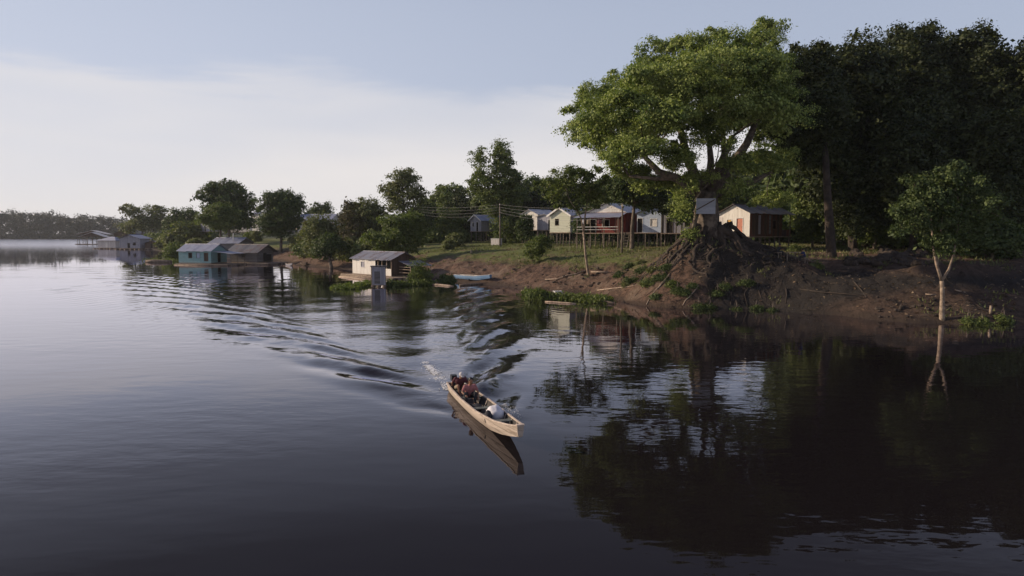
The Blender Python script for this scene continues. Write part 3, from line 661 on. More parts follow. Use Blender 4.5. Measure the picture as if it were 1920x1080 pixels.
ptree('screen_tree', 'dark leafy tree standing before the grey house left of the big trunk', 1252, 1306, 352, 424, 89, 1280, 150, 60, .26, .6, 'leaf_dark', 91, 'bark', .12, 6)
ptree('screen_tree', 'dark bushy tree between the cream house and the blue awning', 1072, 1110, 392, 448, 104, 1090, 110, 50, .28, .6, 'leaf_dark', 92, 'bark', .10, 6)
ptree('screen_tree', 'dark bushy tree between the tall narrow tree and the white stilt house', 968, 1000, 400, 455, 128, 984, 110, 50, .32, .7, 'leaf_dark', 93, 'bark', .10, 6)
ptree('screen_tree', 'sunlit bushy tree left of the leftmost stilt house', 815, 868, 385, 448, 152, 842, 120, 50, .38, .9, 'leaf_mid', 94, 'bark', .10, 6)
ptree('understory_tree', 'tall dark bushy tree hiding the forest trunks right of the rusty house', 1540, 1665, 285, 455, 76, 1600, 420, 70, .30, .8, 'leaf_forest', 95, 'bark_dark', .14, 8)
# generic trees copied for the wood behind the houses
def gen(seed, h, wd, lm, leaf, nc, label, name='wood_tree', per=45):
    rnd = random.Random(seed); lobes = []
    for i in range(7):
        a = 2 * PI * i / 7; lobes.append((math.cos(a) * wd * .28, math.sin(a) * wd * .28, h * rnd.uniform(.45, .78), wd * rnd.uniform(.2, .28), wd * rnd.uniform(.2, .28), h * rnd.uniform(.14, .22)))
    lobes.append((0, 0, h * .8, wd * .25, wd * .25, h * .2)); lobes.append((0, 0, h * .5, wd * .4, wd * .4, h * .25)); lobes.append((0, 0, h * .2, wd * .5, wd * .5, h * .2))
    return tree(name, label, 'tree', (0, 0, 0), lobes, nc, per, leaf, leaf * 2.6, lm, 'bark_dark', .3, None, 'trees of the wood behind the stilt houses', seed, twigs=6)
protos = [gen(101, 17, 11, 'leaf_dark', .7, 300, 'dark tree of the wood behind the stilt houses'), gen(102, 15, 12, 'leaf_forest', .7, 300, 'dark tree of the wood behind the stilt houses'),
          gen(103, 19, 10, 'leaf_mid', .7, 300, 'dark tree of the wood behind the stilt houses')]
rnd = random.Random(9); used = set(); k = 0
spots = []
for px in range(800, 1560, 34):
    for row in (0, 1):
        Y = 168 + row * 22 + rnd.uniform(-5, 5) if px < 1140 else 128 + row * 20 + rnd.uniform(-5, 5)
        top = np.interp(px, [800, 870, 950, 1000, 1100, 1500], [372, 352, 345, 332, 335, 320]) + rnd.uniform(-4, 8) + (4 if row else 0)
        spots.append((px + rnd.uniform(-10, 10), Y, top))
for px in (640, 668, 700, 735, 770, 800): spots.append((px, 205 + rnd.uniform(-8, 8), 398 + rnd.uniform(-6, 6)))
for px in (1385, 1420, 1455, 1490, 1525): spots.append((px, 158 + rnd.uniform(-5, 5), 292 + rnd.uniform(-8, 8)))
for px in (1580, 1640, 1690, 1770, 1850, 1930, 2010): spots.append((px, 112 + rnd.uniform(-5, 5), 120 + rnd.uniform(-15, 15)))
for px, Y, top in spots:
    c = aty(px, top, Y); g0 = gz(c.x, Y); i = k % 3; hh = (17, 15, 19)[i]; s_ = (c.z - g0) / hh
    if i not in used:
        used.add(i); o = protos[i]; o.location = (c.x, Y, g0); o.scale = (s_ * 1.05, s_ * 1.05, s_)
    else: dup(protos[i], (c.x, Y, g0), rnd.uniform(0, 6), (s_ * 1.05, s_ * 1.05, s_))
    k += 1
# low bushes of the left bank
bp = tree('bank_bush', 'leafy green bush on the far left riverbank', 'bush', (0, 0, 0), [(0, 0, 1.4, 2.2, 2.0, 1.3), (1.4, .3, 1.0, 1.4, 1.3, 1.0), (-1.5, 0, 1.0, 1.5, 1.3, .9)], 90, 40, .42, .8, 'leaf_mid', 'bark', .06, None, 'bushes along the left riverbank', 131, twigs=4)
bq = tree('olive_bush', 'yellowish olive bush on the far left riverbank', 'bush', (0, 0, 0), [(0, 0, 1.6, 2.0, 2.0, 1.6), (1.2, .3, 2.2, 1.2, 1.3, 1.2), (-1.2, 0, 1.2, 1.5, 1.3, 1.0)], 90, 40, .42, .8, 'leaf_olive', 'bark', .06, None, 'olive bushes along the left riverbank', 132, twigs=4)
fst = [True, True]
for px, Y, s_, w_ in [(225, 330, 2.2, 1), (250, 320, 2.0, 1), (275, 300, 2.2, 0), (300, 290, 2.0, 0), (322, 270, 1.8, 1), (340, 240, 1.9, 0), (352, 225, 2.6, 1), (312, 260, 1.6, 1), (285, 310, 1.8, 1), (238, 345, 2.0, 0),
                      (330, 215, 1.3, 0), (345, 205, 1.3, 0), (365, 205, 1.4, 1), (560, 170, 1.2, 1), (580, 160, 1.6, 1), (578, 152, 1.3, 0), (640, 140, 1.6, 1), (655, 132, 1.3, 1), (680, 130, 1.4, 0), (700, 128, 1.2, 1), (590, 148, 1.2, 1),
                      (810, 150, 1.2, 0), (860, 150, 1.1, 0), (855, 128, 0.8, 1), (842, 122, .6, 1), (375, 260, 1.8, 0), (392, 270, 1.8, 1), (470, 215, 1.2, 0), (480, 212, 1.0, 1), (1300, 100, .9, 0)]:
    c = aty(px, 440, Y); loc = (c.x, Y, gz(c.x, Y) - .1); p = (bp, bq)[w_]; rz = rnd.uniform(0, 6)
    if fst[w_]: fst[w_] = False; p.location = loc; p.rotation_euler.z = rz; p.scale = (s_,) * 3
    else: dup(p, loc, rz, s_)
# lit creeper bushes at the waterline
def bush(name, label, px, py, z, rpx, nc, leaf, lm, seed, flat=.7):
    c = atz(px, py, z); k = c.y / FOC; r = rpx * k
    return tree(name, label, 'bush', c, [(c.x, c.y, c.z + r * flat * .7, r * .8, r * .8, r * flat), (c.x + r * .45, c.y, c.z + r * flat * .4, r * .5, r * .5, r * .5 * flat), (c.x - r * .4, c.y, c.z + r * flat * .5, r * .55, r * .5, r * .5 * flat)],
                nc, 36, leaf, leaf * 2.5, lm, 'bark', .03, None, None, seed, rough=.7, shell=.4, twigs=12)
bush('water_shrub', 'lime green shrub leaning over the water left of the teal floating house', 322, 484, .3, 14, 120, .34, 'leaf_lime', 141, 1.0)
bush('raft_shrub', 'bright shrub growing on the raft right of the white floating house', 786, 531, .1, 23, 120, .22, 'leaf_lime', 142, 1.1)
bush('shore_shrub', 'dark low shrub on the shore left of the moored skiff', 838, 531, .1, 16, 90, .22, 'leaf_dark', 143, .6)
bush('float_shrub', 'grassy tuft at the left end of the drifting log raft', 1010, 560, .05, 22, 150, .18, 'leaf_lime', 144, .5)
for i, (px, py, z, r, lm) in enumerate([(1165, 512, 2.2, 20, 'leaf_mid'), (1190, 520, 2.0, 24, 'leaf_mid'), (1215, 532, 1.8, 24, 'leaf_lime'), (1240, 520, 2.6, 22, 'leaf_mid'), (1205, 505, 3.0, 18, 'leaf_mid'), (1270, 545, 1.4, 16, 'leaf_mid'), (1310, 560, 1.0, 14, 'leaf_mid'), (1345, 545, 1.6, 16, 'leaf_dark'), (1400, 530, 2.0, 16, 'leaf_dark'), (1225, 505, 3, 16, 'leaf_olive'), (1250, 500, 3, 14, 'leaf_mid'), (1285, 515, 3, 14, 'leaf_mid'), (1262, 528, 3, 18, 'leaf_lime'), (1232, 545, 2, 14, 'leaf_mid'), (1175, 528, 2, 16, 'leaf_olive'), (1300, 535, 2, 12, 'leaf_mid'), (1180, 498, 3, 14, 'leaf_mid'), (1205, 490, 3, 12, 'leaf_olive'), (1360, 510, 3, 14, 'leaf_dark'), (1420, 545, 3, 16, 'leaf_dark'), (1380, 560, 2, 14, 'leaf_dark'), (1330, 570, 1, 14, 'leaf_dark'), (1450, 560, 1, 14, 'leaf_dark')]):
    z = ghit(px, py).z; c = atz(px, py, z)
    o = bush('mound_shrub', 'leafy weed clump clinging to the root mound of the big tree', px, py, z, r * .8, 60, .13, {'leaf_lime': 'leaf_mid', 'leaf_mid': 'leaf_dark'}.get(lm, lm), 150 + i, .4); o['group'] = 'weed clumps on the root mound'
    dz = gz(c.x, c.y) - c.z; o.location.z += dz - .1
for i, (px, py, r) in enumerate([(1840, 604, 14), (1880, 600, 10), (1815, 603, 9), (1530, 490, 12), (1600, 480, 14), (1490, 481, 12), (1570, 478, 12), (1440, 588, 8)]):
    z = .2 if py > 560 else 3.9
    o = bush('ground_weed', 'small dark leafy weed on the ground of the right bank', px, py, z, r, 50, .16, 'leaf_mid', 170 + i, .6); o['group'] = 'weeds on the right bank'
    o.location.z = gz(o.location.x, o.location.y) - .05

# far wood across the river
rs = np.random.RandomState(3); n = 4200
fxs = rs.uniform(-1500, -180, n); fd = rs.uniform(0, 50, n); fys = 830 + fd
pxs = 960 + fxs / 850 * FOC
hm = np.interp(pxs, [-1200, -300, 0, 15, 35, 62, 90, 104, 125, 156, 171, 185, 198, 225, 300, 700], [30, 34, 37, 34, 31, 33, 34, 31, 28, 25, 29, 26, 28, 25, 24, 20]) + rs.normal(size=n) * 1.2 - 3
frac = rs.rand(n); zc = hm * frac + 1
per = 60; ci = np.repeat(np.arange(n), per)
off = rs.normal(size=(n * per, 3)) * np.array([3.6, 3.0, 2.3]) * .8
P = np.stack([fxs, fys, zc], 1)[ci] + off
P[:, 2] = np.maximum(P[:, 2], .5)
V = leaves(rs, P, off * .3, 2.1, .6)
fo = npmesh('far_forest', V, np.arange(len(P) * 4).reshape(-1, 4), M['leaf_far'])
tag(fo, 'hazy dark wood along the opposite riverbank', 'forest', None, 'stuff')

# ------------------------------------------------------------------ houses
def wallx(mb, x0, x1, y0, y1, z0, z1, holes=()):
    """wall in the xz plane with real openings: holes (xa, xb, za, zb)"""
    hs = sorted(holes); x = x0
    for xa, xb, za, zb in hs:
        if xa > x: mb.box(x, xa, y0, y1, z0, z1)
        if za > z0: mb.box(xa, xb, y0, y1, z0, za)
        if zb < z1: mb.box(xa, xb, y0, y1, zb, z1)
        x = xb
    if x < x1: mb.box(x, x1, y0, y1, z0, z1)
def wally(mb, y0, y1, x0, x1, z0, z1, holes=()):
    hs = sorted(holes); y = y0
    for ya, yb, za, zb in hs:
        if ya > y: mb.box(x0, x1, y, ya, z0, z1)
        if za > z0: mb.box(x0, x1, ya, yb, z0, za)
        if zb < z1: mb.box(x0, x1, ya, yb, zb, z1)
        y = yb
    if y < y1: mb.box(x0, x1, y, y1, z0, z1)
def slab(mb, p, q, r_, s_, t=.05):
    """thick quad p q r s (top corners), t down"""
    vs = [Vector(v) for v in (p, q, r_, s_)]; lo = [v - Vector((0, 0, t)) for v in vs]
    mb.add(vs + lo, ((0, 1, 2, 3), (7, 6, 5, 4), (0, 4, 5, 1), (1, 5, 6, 2), (2, 6, 7, 3), (3, 7, 4, 0)))
def opening(root, side, a0, a1, z0, z1, pos, kind, m, fm='trim', lab=None):
    """door or window set in an opening: frame proud of the wall, leaf inside"""
    fr = MB(); t = .07; out = -1 if side in ('front', 'left') else 1
    def bx(u0, u1, v0, v1, d0, d1):
        lo, hi = sorted((pos + out * d0, pos + out * d1))
        if side in ('front', 'back'): return (u0, u1, lo, hi, v0, v1)
        return (lo, hi, u0, u1, v0, v1)
    for u0, u1, v0, v1 in ((a0 - t, a0, z0, z1 + t), (a1, a1 + t, z0, z1 + t), (a0, a1, z1, z1 + t)): fr.box(*bx(u0, u1, v0, v1, -.02, .03))
    if kind == 'window': fr.box(*bx(a0 - t, a1 + t, z0 - t, z0, -.02, .05))
    if kind == 'window':
        w_ = fr.build('window', M[fm], root)
        if m: MB().box(*bx(a0, a1, z0, z1, -.09, -.05)).build('shutter', M[m], w_)
    else:
        d_ = MB().box(*bx(a0, a1, z0, z1, -.09, -.05)).build('door', M[m or 'dark'], root)
        fr.build('door_frame', M[fm], d_); hd = MB().box(*bx(a1 - .12, a1 - .08, (z0 + z1) / 2, (z0 + z1) / 2 + .1, -.05, .0)); hd.build('handle', M['post'], d_)
        if lab: d_['label'] = lab
def house(name, label, cat, loc, rz, wd, L, f, h, rise, wall, roof, side=None, front_holes=(), left_holes=(), right_holes=(), over=.35, posts=(3, 3), deck=None, extra=None, under=-.6, ridge=True, gable=None, porch=0, floor=True, group=None):
    """gable-front house; front face on local y=0 looking to -y, length +y; floor height f; porch = metres at the far end left open"""
    root = thing(name, label, cat, loc, rz, group); t = .08; x0, x1 = -wd / 2, wd / 2; Lw = L - porch
    mb = MB(); wallx(mb, x0, x1, 0, t, f, f + h, [q_[:4] for q_ in front_holes]); mb.build('wall', M[wall], root)
    mb = MB(); wallx(mb, x0, x1, Lw - t, Lw, f, f + h); mb.build('wall', M[side or wall], root)
    mb = MB(); wally(mb, t, Lw - t, x0, x0 + t, f, f + h, [q_[:4] for q_ in left_holes]); mb.build('wall', M[side or wall], root)
    mb = MB(); wally(mb, t, Lw - t, x1 - t, x1, f, f + h, [q_[:4] for q_ in right_holes]); mb.build('wall', M[side or wall], root)
    for y in (0.0, Lw - t):
        z = f + h; mb = MB()
        mb.add([(x0, y, z), (x1, y, z), (0, y, z + rise), (x0, y + t, z), (x1, y + t, z), (0, y + t, z + rise)], ((0, 1, 2), (5, 4, 3), (0, 3, 4, 1), (1, 4, 5, 2), (2, 5, 3, 0)))
        mb.build('gable', M[gable or wall], root)
    for hs, sd, pos in ((front_holes, 'front', 0), (left_holes, 'left', x0), (right_holes, 'right', x1)):
        for q_ in hs:
            if len(q_) > 4: opening(root, sd, *q_[:4], pos, *q_[4:])
    sl = rise / (wd / 2); z = f + h + .06; rf = MB()
    for s_ in (-1, 1):
        e = (wd / 2 + over) * s_
        nsh = max(3, int(round((L + 2 * over) / .85))); rr_ = random.Random(int(L * 100 + wd * 10 + s_))
        for k_ in range(nsh):
            ya, yb = -over + (L + 2 * over) * k_ / nsh, -over + (L + 2 * over) * (k_ + 1) / nsh + .04
            j = rr_.uniform(-.13, .13); up_ = .005 + .03 * rr_.random() + .006 * (k_ % 2); tw = rr_.uniform(-.02, .02)
            slab(rf, (0, ya, z + rise + up_), (e + j * s_, ya, z - sl * (over + j) + up_ + tw), (e + j * s_, yb, z - sl * (over + j) + up_ - tw), (0, yb, z + rise + up_), .035)
    rfo = rf.build('roof', M[roof], root)
    if ridge: MB().tube([(0, -over, z + rise + .02), (0, L + over, z + rise + .02)], .07, 6).build('ridge_cap', M[roof], rfo)
    if floor: MB().box(x0 - .05, x1 + .05, -.05, L + .05, f - .14, f).build('floor', M['deck'], root)
    if posts:
        nx, ny = posts
        for i in range(nx):
            for j in range(ny):
                x = x0 + .15 + (wd - .3) * i / max(1, nx - 1); y = .15 + (L - .3) * j / max(1, ny - 1)
                lean = random.Random(i * 7 + j).uniform(-.08, .08)
                MB().tube([(x + lean, y, under), (x, y, f - .14)], [.10, .085], 7, .08, i + j).build('post', M['post'], root, True)
    if porch:
        for x in (x0 + .1, x1 - .1): MB().bar((x, L - .1, f), (x, L - .1, f + h), .1).build('porch_post', M['post'], root)
        MB().box(x0, x1, L - .06, L, f, f + .8).build('porch_rail', M[side or wall], root)
    if extra: extra(root)
    return root
def place(px, Y, rz, wd, corner=1):
    """location of the house origin so that its front corner (+1 right, -1 left) stands on the sight line px at depth Y"""
    cx = (px - 960) / FOC * Y * 1.0
    c = aty(px, 440, Y); cx = c.x
    x, y = cx - corner * wd / 2 * math.cos(rz), Y - corner * wd / 2 * math.sin(rz)
    return Vector((x, y, 0))
def H(px, Y, rzd, wd, pyfloor, corner=1, **k):
    rz = R(rzd); l = place(px, Y, rz, wd, corner); l.z = gz(l.x, l.y); f = hgt(pyfloor, Y) - l.z
    return l, rz, f
W4 = lambda a0, a1, z0, z1, m=None, fm='trim': (a0, a1, z0, z1, 'window', m, fm)

# rusty house on stilts, white gable front
wd = 4.1; l, rz, f = H(1405, 80, -50, wd, 443)
def ex(root):
    MB().box(-1.95, -1.5, -.02, 0, f + .1, f + 2.3).build('wall_panel', M['white_wall'], root)
    for i, (y, w_, m_) in enumerate([(.5, .7, 'brownboard'), (1.9, .5, 'greypale'), (3.2, .6, 'brownboard'), (4.3, .45, 'greyboard')]):
        MB().box(wd / 2, wd / 2 + .02, y, y + w_, f + .25, f + 2.5).build('patch_board', M[m_], root)
house('stilt_house', 'white-fronted stilt house with salmon door and rusty patchwork side, right of the big tree', 'house', l, rz, wd, 9.6, f, 2.75, .95, 'white_board', 'tin_dark', 'rustboard',
      front_holes=[(-.95, -.35, f + .55, f + 1.95, 'window', 'door_yellow', 'trim'), (.35, 1.15, f + .02, f + 2.1, 'door', 'door_salmon', 'trim')], right_holes=[(5.2, 5.9, f + .9, f + 1.9, 'window', None, 'post')], posts=(3, 5), porch=2.2, extra=ex)
# leftmost stilt house on the terrace
wd = 3.8; l, rz, f = H(902, 147, -50, wd, 433.5)
def ex(root):
    slab(mb := MB(), (wd / 2, 2.0, f + 2.2), (wd / 2 + 3.0, 2.0, f + .8), (wd / 2 + 3.0, 7, f + .8), (wd / 2, 7, f + 2.2)); mb.build('lean_to_roof', M['tin_grey'], root)
    for y in (2.2, 6.8): MB().bar((wd / 2 + 2.8, y, -.4), (wd / 2 + 2.8, y, f + .8), .12).build('post', M['post'], root)
house('stilt_house', 'small grey stilt house with white bargeboards and a dark door, leftmost on the terrace', 'house', l, rz, wd, 6.5, f, 2.35, 1.1, 'greypale', 'tin_blue', None,
      front_holes=[W4(-1.2, -.6, f + 1.0, f + 1.9, None, 'trim'), (.2, .95, f + .02, f + 1.95, 'door', 'dark', 'trim')], posts=(3, 4), extra=lambda r_: (ex(r_), [MB().bar((0, -.42, f + 3.55), (s_ * 2.35, -.42, f + 2.2), .22, .05).build('bargeboard', M['trim'], r_) for s_ in (-1, 1)]))
# white house partly hidden behind the tall tree
wd = 4.2; l, rz, f = H(1008, 132, -42, wd, 431)
house('stilt_house', 'white stilt house half hidden between the tall narrow tree and the cream house', 'house', l, rz, wd, 6, f, 3.0, .9, 'white_board', 'tin_pale', 'greypale',
      front_holes=[W4(-1.3, -.5, f + 1.0, f + 2.0, 'blueboard'), (.3, 1.1, f + .02, f + 2.0, 'door', 'dark', 'trim')], posts=(3, 3))
wd = 3.6; l, rz, f = H(1036, 126, -40, wd, 431)
house('store_hut', 'low lilac-grey hut squeezed against the left side of the cream house', 'hut', l, rz, wd, 3, f, 2.4, .45, 'greypale', 'tin_pale', None, front_holes=[(.8, 1.5, f + .02, f + 1.9, 'door', 'dark', 'trim')], posts=(3, 3))
# cream house
wd = 4.3; l, rz, f = H(1069, 113, -42, wd, 435.5)
house('stilt_house', 'cream boarded stilt house with one dark window and white bargeboards behind the slender tree', 'house', l, rz, wd, 5.5, f, 2.8, 1.15, 'cream', 'tin_pale', 'greypale',
      front_holes=[W4(-1.0, -.3, f + 1.2, f + 2.2, None, 'post')], posts=(4, 3),
      extra=lambda r_: [MB().bar((0, -.42, f + 4.05), (s_ * 2.55, -.42, f + 2.65), .28, .05).build('bargeboard', M['trim'], r_) for s_ in (-1, 1)])
# large house with white gable, blue awning and red side
def ladder(root, x, y, f):
    ld = MB()
    for s_ in (0, .7): ld.bar((x + s_, y - 1.0, -.1), (x + s_, y, f), .09, .07)
    for i in range(5): ld.bar((x, y - 1.0 + .2 * i + .1, .1 + i * f / 5), (x + .7, y - 1.0 + .2 * i + .1, .1 + i * f / 5), .07)
    ld.build('ladder', M['post'], root)
wd = 6.3; l, rz, f = H(1173, 100, -34, wd, 436.5); f0 = f
def ex(root):
    mb = MB(); slab(mb, (-3.5, -.05, f + 2.95), (-3.9, -3.0, f + 2.25), (3.6, -3.0, f + 2.25), (3.4, -.05, f + 2.95)); mb.build('awning_roof', M['tin_blue'], root)
    MB().box(-3.5, 3.6, -3.1, -.06, f - .12, f - .01).build('deck', M['deck'], root)
    for x in (-3.3, -1.1, 1.1, 3.3):
        MB().bar((x, -2.9, f), (x, -2.9, f + 2.25), .10).build('porch_post', M['post'], root)
        MB().bar((x, -2.9, -.6), (x, -2.9, f - .12), .14).build('post', M['post'], root)
    rl = MB().bar((-3.3, -2.95, f + .85), (3.3, -2.95, f + .85), .07); rl.bar((-3.3, -2.95, f + .45), (3.3, -2.95, f + .45), .05); rl.build('railing', M['trim'], root)
house('stilt_house', 'large stilt house with white gable, blue awning over an open porch and red boarded side', 'house', l, rz, wd, 7.5, f, 3.0, 1.35, 'red', 'tin_pale', 'red',
      front_holes=[(-2.6, -1.7, f + .02, f + 2.0, 'door', 'dark', 'trim'), (-.6, .5, f + .9, f + 1.9, 'window', None, 'trim'), (1.5, 2.3, f + .02, f + 2.0, 'door', 'door_salmon', 'post')],
      right_holes=[(1.5, 2.4, f + .9, f + 1.9, 'window', None, 'post')], posts=(4, 4), gable='white_board', extra=ex)
HM4 = Matrix.Translation(l) @ Matrix.Rotation(rz, 4, 'Z')
for i, (x, m_, lab, w_, h_) in enumerate([(-2.4, 'white_cloth', 'pale shirt hanging at the left end of the red house porch', .55, .8), (-1.6, 'shorts_khaki', 'tan cloth hanging beside the pale shirt on the red house porch', .5, .9), (.2, 'shirt_maroon', 'dark red cloth hanging in the middle of the red house porch', .55, .8)]):
    c = HM4 @ Vector((x, -2.75, f + 1.25)); vs = []; fs = []
    for a_ in range(7):
        for b_ in range(5): vs.append(((a_ / 6 - .5) * w_, .06 * math.sin(a_ * 1.6) * (1 - b_ / 6) + .02 * b_, b_ / 4 * h_))
    for a_ in range(6):
        for b_ in range(4): fs.append((a_ * 5 + b_, (a_ + 1) * 5 + b_, (a_ + 1) * 5 + b_ + 1, a_ * 5 + b_ + 1))
    o = MB().add(vs, fs).build('hanging_cloth', M[m_], None, True); o.location = c; o.rotation_euler.z = rz; so = o.modifiers.new('cloth', 'SOLIDIFY'); so.thickness = .015; tag(o, lab, 'laundry')
# pale blue house and grey house under the big tree
wd = 3.6; l, rz, f = H(1240, 96, -30, wd, 436)
def ex(root):
    MB().box(-3.9, 1.8, -1.6, -.06, f - .12, f - .01).build('deck', M['deck'], root)
    for x in (-3.8, -1.9, 0, 1.7): MB().bar((x, -1.5, -.6), (x, -1.5, f - .12), .12).build('post', M['post'], root)
    ladder(root, -3.0, -1.6, f)
house('stilt_house', 'pale blue stilt house with a ladder and low deck right of the red-sided house', 'house', l, rz, wd, 5, f, 2.7, .7, 'blueboard', 'tin_grey', 'greypale', front_holes=[(-1.7, -1.0, f + .02, f + 2.0, 'door', 'dark', 'trim'), W4(.2, 1.1, f + .9, f + 1.9, 'white_board')], posts=(3, 3), extra=ex)
wd = 4.6; l, rz, f = H(1308, 93, -24, wd, 437)
def ex(root):
    MB().box(-2.4, 2.4, -1.6, -.06, f - .12, f - .01).build('deck', M['deck'], root)
    for x in (-2.3, -.3, 2.2): MB().bar((x, -1.5, -.6), (x, -1.5, f + 2.4), .12).build('porch_post', M['post'], root)
house('stilt_house', 'grey boarded stilt house with a narrow deck directly left of the big trunk', 'house', l, rz, wd, 5, f, 2.8, .8, 'greypale', 'tin_grey', None, front_holes=[(-1.9, -1.1, f + .02, f + 2.0, 'door', 'dark', 'post'), W4(.6, 1.5, f + .9, f + 1.9, None, 'post')], posts=(3, 3), extra=ex)
# left village on the bank
wd = 6; l, rz, f = H(486, 225, 62, wd, 433, -1)
house('village_house', 'white two-storey village house between the two round left trees', 'house', l, rz, wd, 3.2, f, 5.6, .8, 'white_board', 'tin_blue', None, left_holes=[W4(.6, 1.2, f + 1, f + 2, None), W4(1.9, 2.5, f + 1, f + 2, None), W4(.6, 1.2, f + 3.6, f + 4.6, None)], posts=None)
wd = 6; l, rz, f = H(622, 190, 80, wd, 436, -1)
house('village_house', 'long low village house with a wide grey-blue roof behind the olive vine-hung tree', 'house', l, rz, wd, 10, f, 3.6, 1.5, 'white_wall', 'tin_blue', None, left_holes=[W4(2, 3, f + 1, f + 2, None), (5, 6, f + .02, f + 2, 'door', 'dark', 'trim'), W4(7.5, 8.5, f + 1, f + 2, None)], posts=None)
wd = 5; l, rz, f = H(393, 222, -35, wd, 434)
house('village_house', 'small lilac-grey gabled house left of the largest left tree', 'house', l, rz, wd, 6, f, 2.8, 1.3, 'greypale', 'tin_blue', None, front_holes=[(-.4, .5, f + .02, f + 2, 'door', 'dark', 'trim')], posts=None)
wd = 6; l, rz, f = H(470, 250, 70, wd, 435, -1)
house('village_house', 'low pinkish house glimpsed beneath the largest left tree', 'house', l, rz, wd, 9, f, 2.4, .8, 'white_wall', 'tin_grey', None, left_holes=[W4(2, 3, f + 1, f + 2, None), W4(5, 6, f + 1, f + 2, None)], posts=None)

# ------------------------------------------------------------------ floating houses
def raft(root, x0, x1, y0, y1, n=6, z=.22, r=.28):
    for i in range(n):
        x = x0 + (x1 - x0) * i / (n - 1)
        MB().tube([(x, y0 - .3 * ((i * 37) % 3), 0), (x, (y0 + y1) / 2, .02), (x, y1 + .25 * ((i * 53) % 3), 0)], [r, r * 1.1, r * .9], 8, .05, i).build('float_log', M['log'], root, True)
    MB().box(x0 - .2, x1 + .2, y0, y1, z, z + .1).build('raft_deck', M['deck'], root)
def fh(px, pw, rzd, wd, corner=-1):
    Y = atz(px, pw, 0).y; rz = R(rzd); l = place(px, Y, rz, wd, corner); l.z = 0; return l, rz
# white floating house
wd = 4.4; l, rz = fh(733, 523, 45, wd); f = .42; zt = 2.35
def ex(root):
    raft(root, -3.6, 2.8, -2.6, 11.2, 8)
    mb = MB(); slab(mb, (-1.2, -.4, f + 2.15), (-1.4, -3.4, f + 1.5), (2.6, -3.4, f + 1.5), (2.6, -.4, f + 2.15)); mb.build('lean_to_roof', M['tin_grey'], root)
    for x in (-1.2, 2.4): MB().bar((x, -3.2, .3), (x, -3.2, f + 1.5), .09).build('porch_post', M['deadwood'], root)
    rl = MB()
    for z_ in (.5, .95, 1.3): rl.bar((-1.2, -.5, f + z_), (-1.2, -3.2, f + z_), .06)
    rl.build('railing', M['deadwood'], root)
    pb = MB()
    for y in (.06, 1.2, 2.4, 3.4): pb.bar((-wd / 2 + .04, y, f + 1.0), (-wd / 2 + .04, y, f + zt), .09)
    pb.build('window_posts', M['deadwood'], root)
    MB().bar((-3.9, 10.8, .34), (-3.6, 4.2, .34), .14).build('edge_plank', M['deadwood'], root)
house('floating_house', 'white boarded floating house with an open-sided porch and dark tin roof', 'floating house', l, rz, wd, 10.3, f, zt, .95, 'brownboard', 'tin_grey', 'white_board',
      front_holes=[(.2, 1.2, f + .02, f + 2.0, 'door', 'dark', 'post')], left_holes=[(.1, 4.1, f + 1.0, f + zt - .05), (7.0, 7.9, f + 1.05, f + 1.85, 'window', 'greypale', 'trim')], posts=None, extra=ex)

# grey shed in front
p = atz(710, 538, 0); sh = thing('floating_shed', 'narrow grey upright shed standing on the raft edge before the white floating house', 'shed', (p.x, p.y, 0), R(8))
mb = MB(); mb.box(-.82, .82, 0, .05, .25, 2.45); mb.box(-.82, -.77, .05, 1.4, .25, 2.3); mb.box(.77, .82, .05, 1.4, .25, 2.3); mb.box(-.82, .82, 1.4, 1.45, .25, 2.2); mb.build('wall', M['greypale'], sh)
MB().box(-.88, -.76, -.03, -.002, .15, 2.5).build('corner_board', M['deadwood'], sh)
MB().box(-.5, .2, -.02, -.002, .4, 1.9).build('door', M['greyboard'], sh)
slab(mb := MB(), (-1, -.15, 2.62), (1, -.15, 2.62), (1, 1.6, 2.35), (-1, 1.6, 2.35)); mb.build('roof', M['tin_pale'], sh)
for x in (-.7, 0, .7): MB().tube([(x, -.6, 0), (x, 2.2, 0)], .24, 8).build('float_log', M['log'], sh, True)
MB().box(-.9, .9, -.3, 1.6, .2, .25).build('raft_deck', M['deck'], sh)
# teal floating house
wd = 5.0; l, rz = fh(394, 498, 76, wd); f = .55; Yh = atz(394, 498).y
def ex(root):
    raft(root, -2.9, 3.2, -4.2, 8.4, 7)
    mb = MB(); slab(mb, (-2.4, -.4, f + 2.35), (-2.4, -4.6, f + 1.9), (2.4, -4.6, f + 1.9), (2.4, -.4, f + 2.35)); mb.build('porch_roof', M['tin_blue'], root)
    for x in (-2.2, 0, 2.2): MB().bar((x, -4.4, .3), (x, -4.4, f + 1.9), .1).build('porch_post', M['post'], root)
    MB().box(-2.45, -2.40, 0.0, 7.7, f - .25, f + .18).build('skirting', M['white_wall'], root)
house('floating_house', 'teal painted floating house with two small windows and grey-blue roof', 'floating house', l, rz, wd, 7.7, f, 2.45, 1.25, 'teal', 'tin_blue', 'teal', front_holes=[(-.4, .5, f + .02, f + 1.9, 'door', 'dark', 'post')],
      left_holes=[(.7, 1.6, f + .3, f + 2.0, 'door', 'brownboard', 'post'), (2.6, 3.4, f + 1.0, f + 2.0, 'window', 'blueboard', 'post'), (4.5, 5.3, f + 1.0, f + 2.0, 'window', 'dark', 'post')], posts=None, extra=ex)
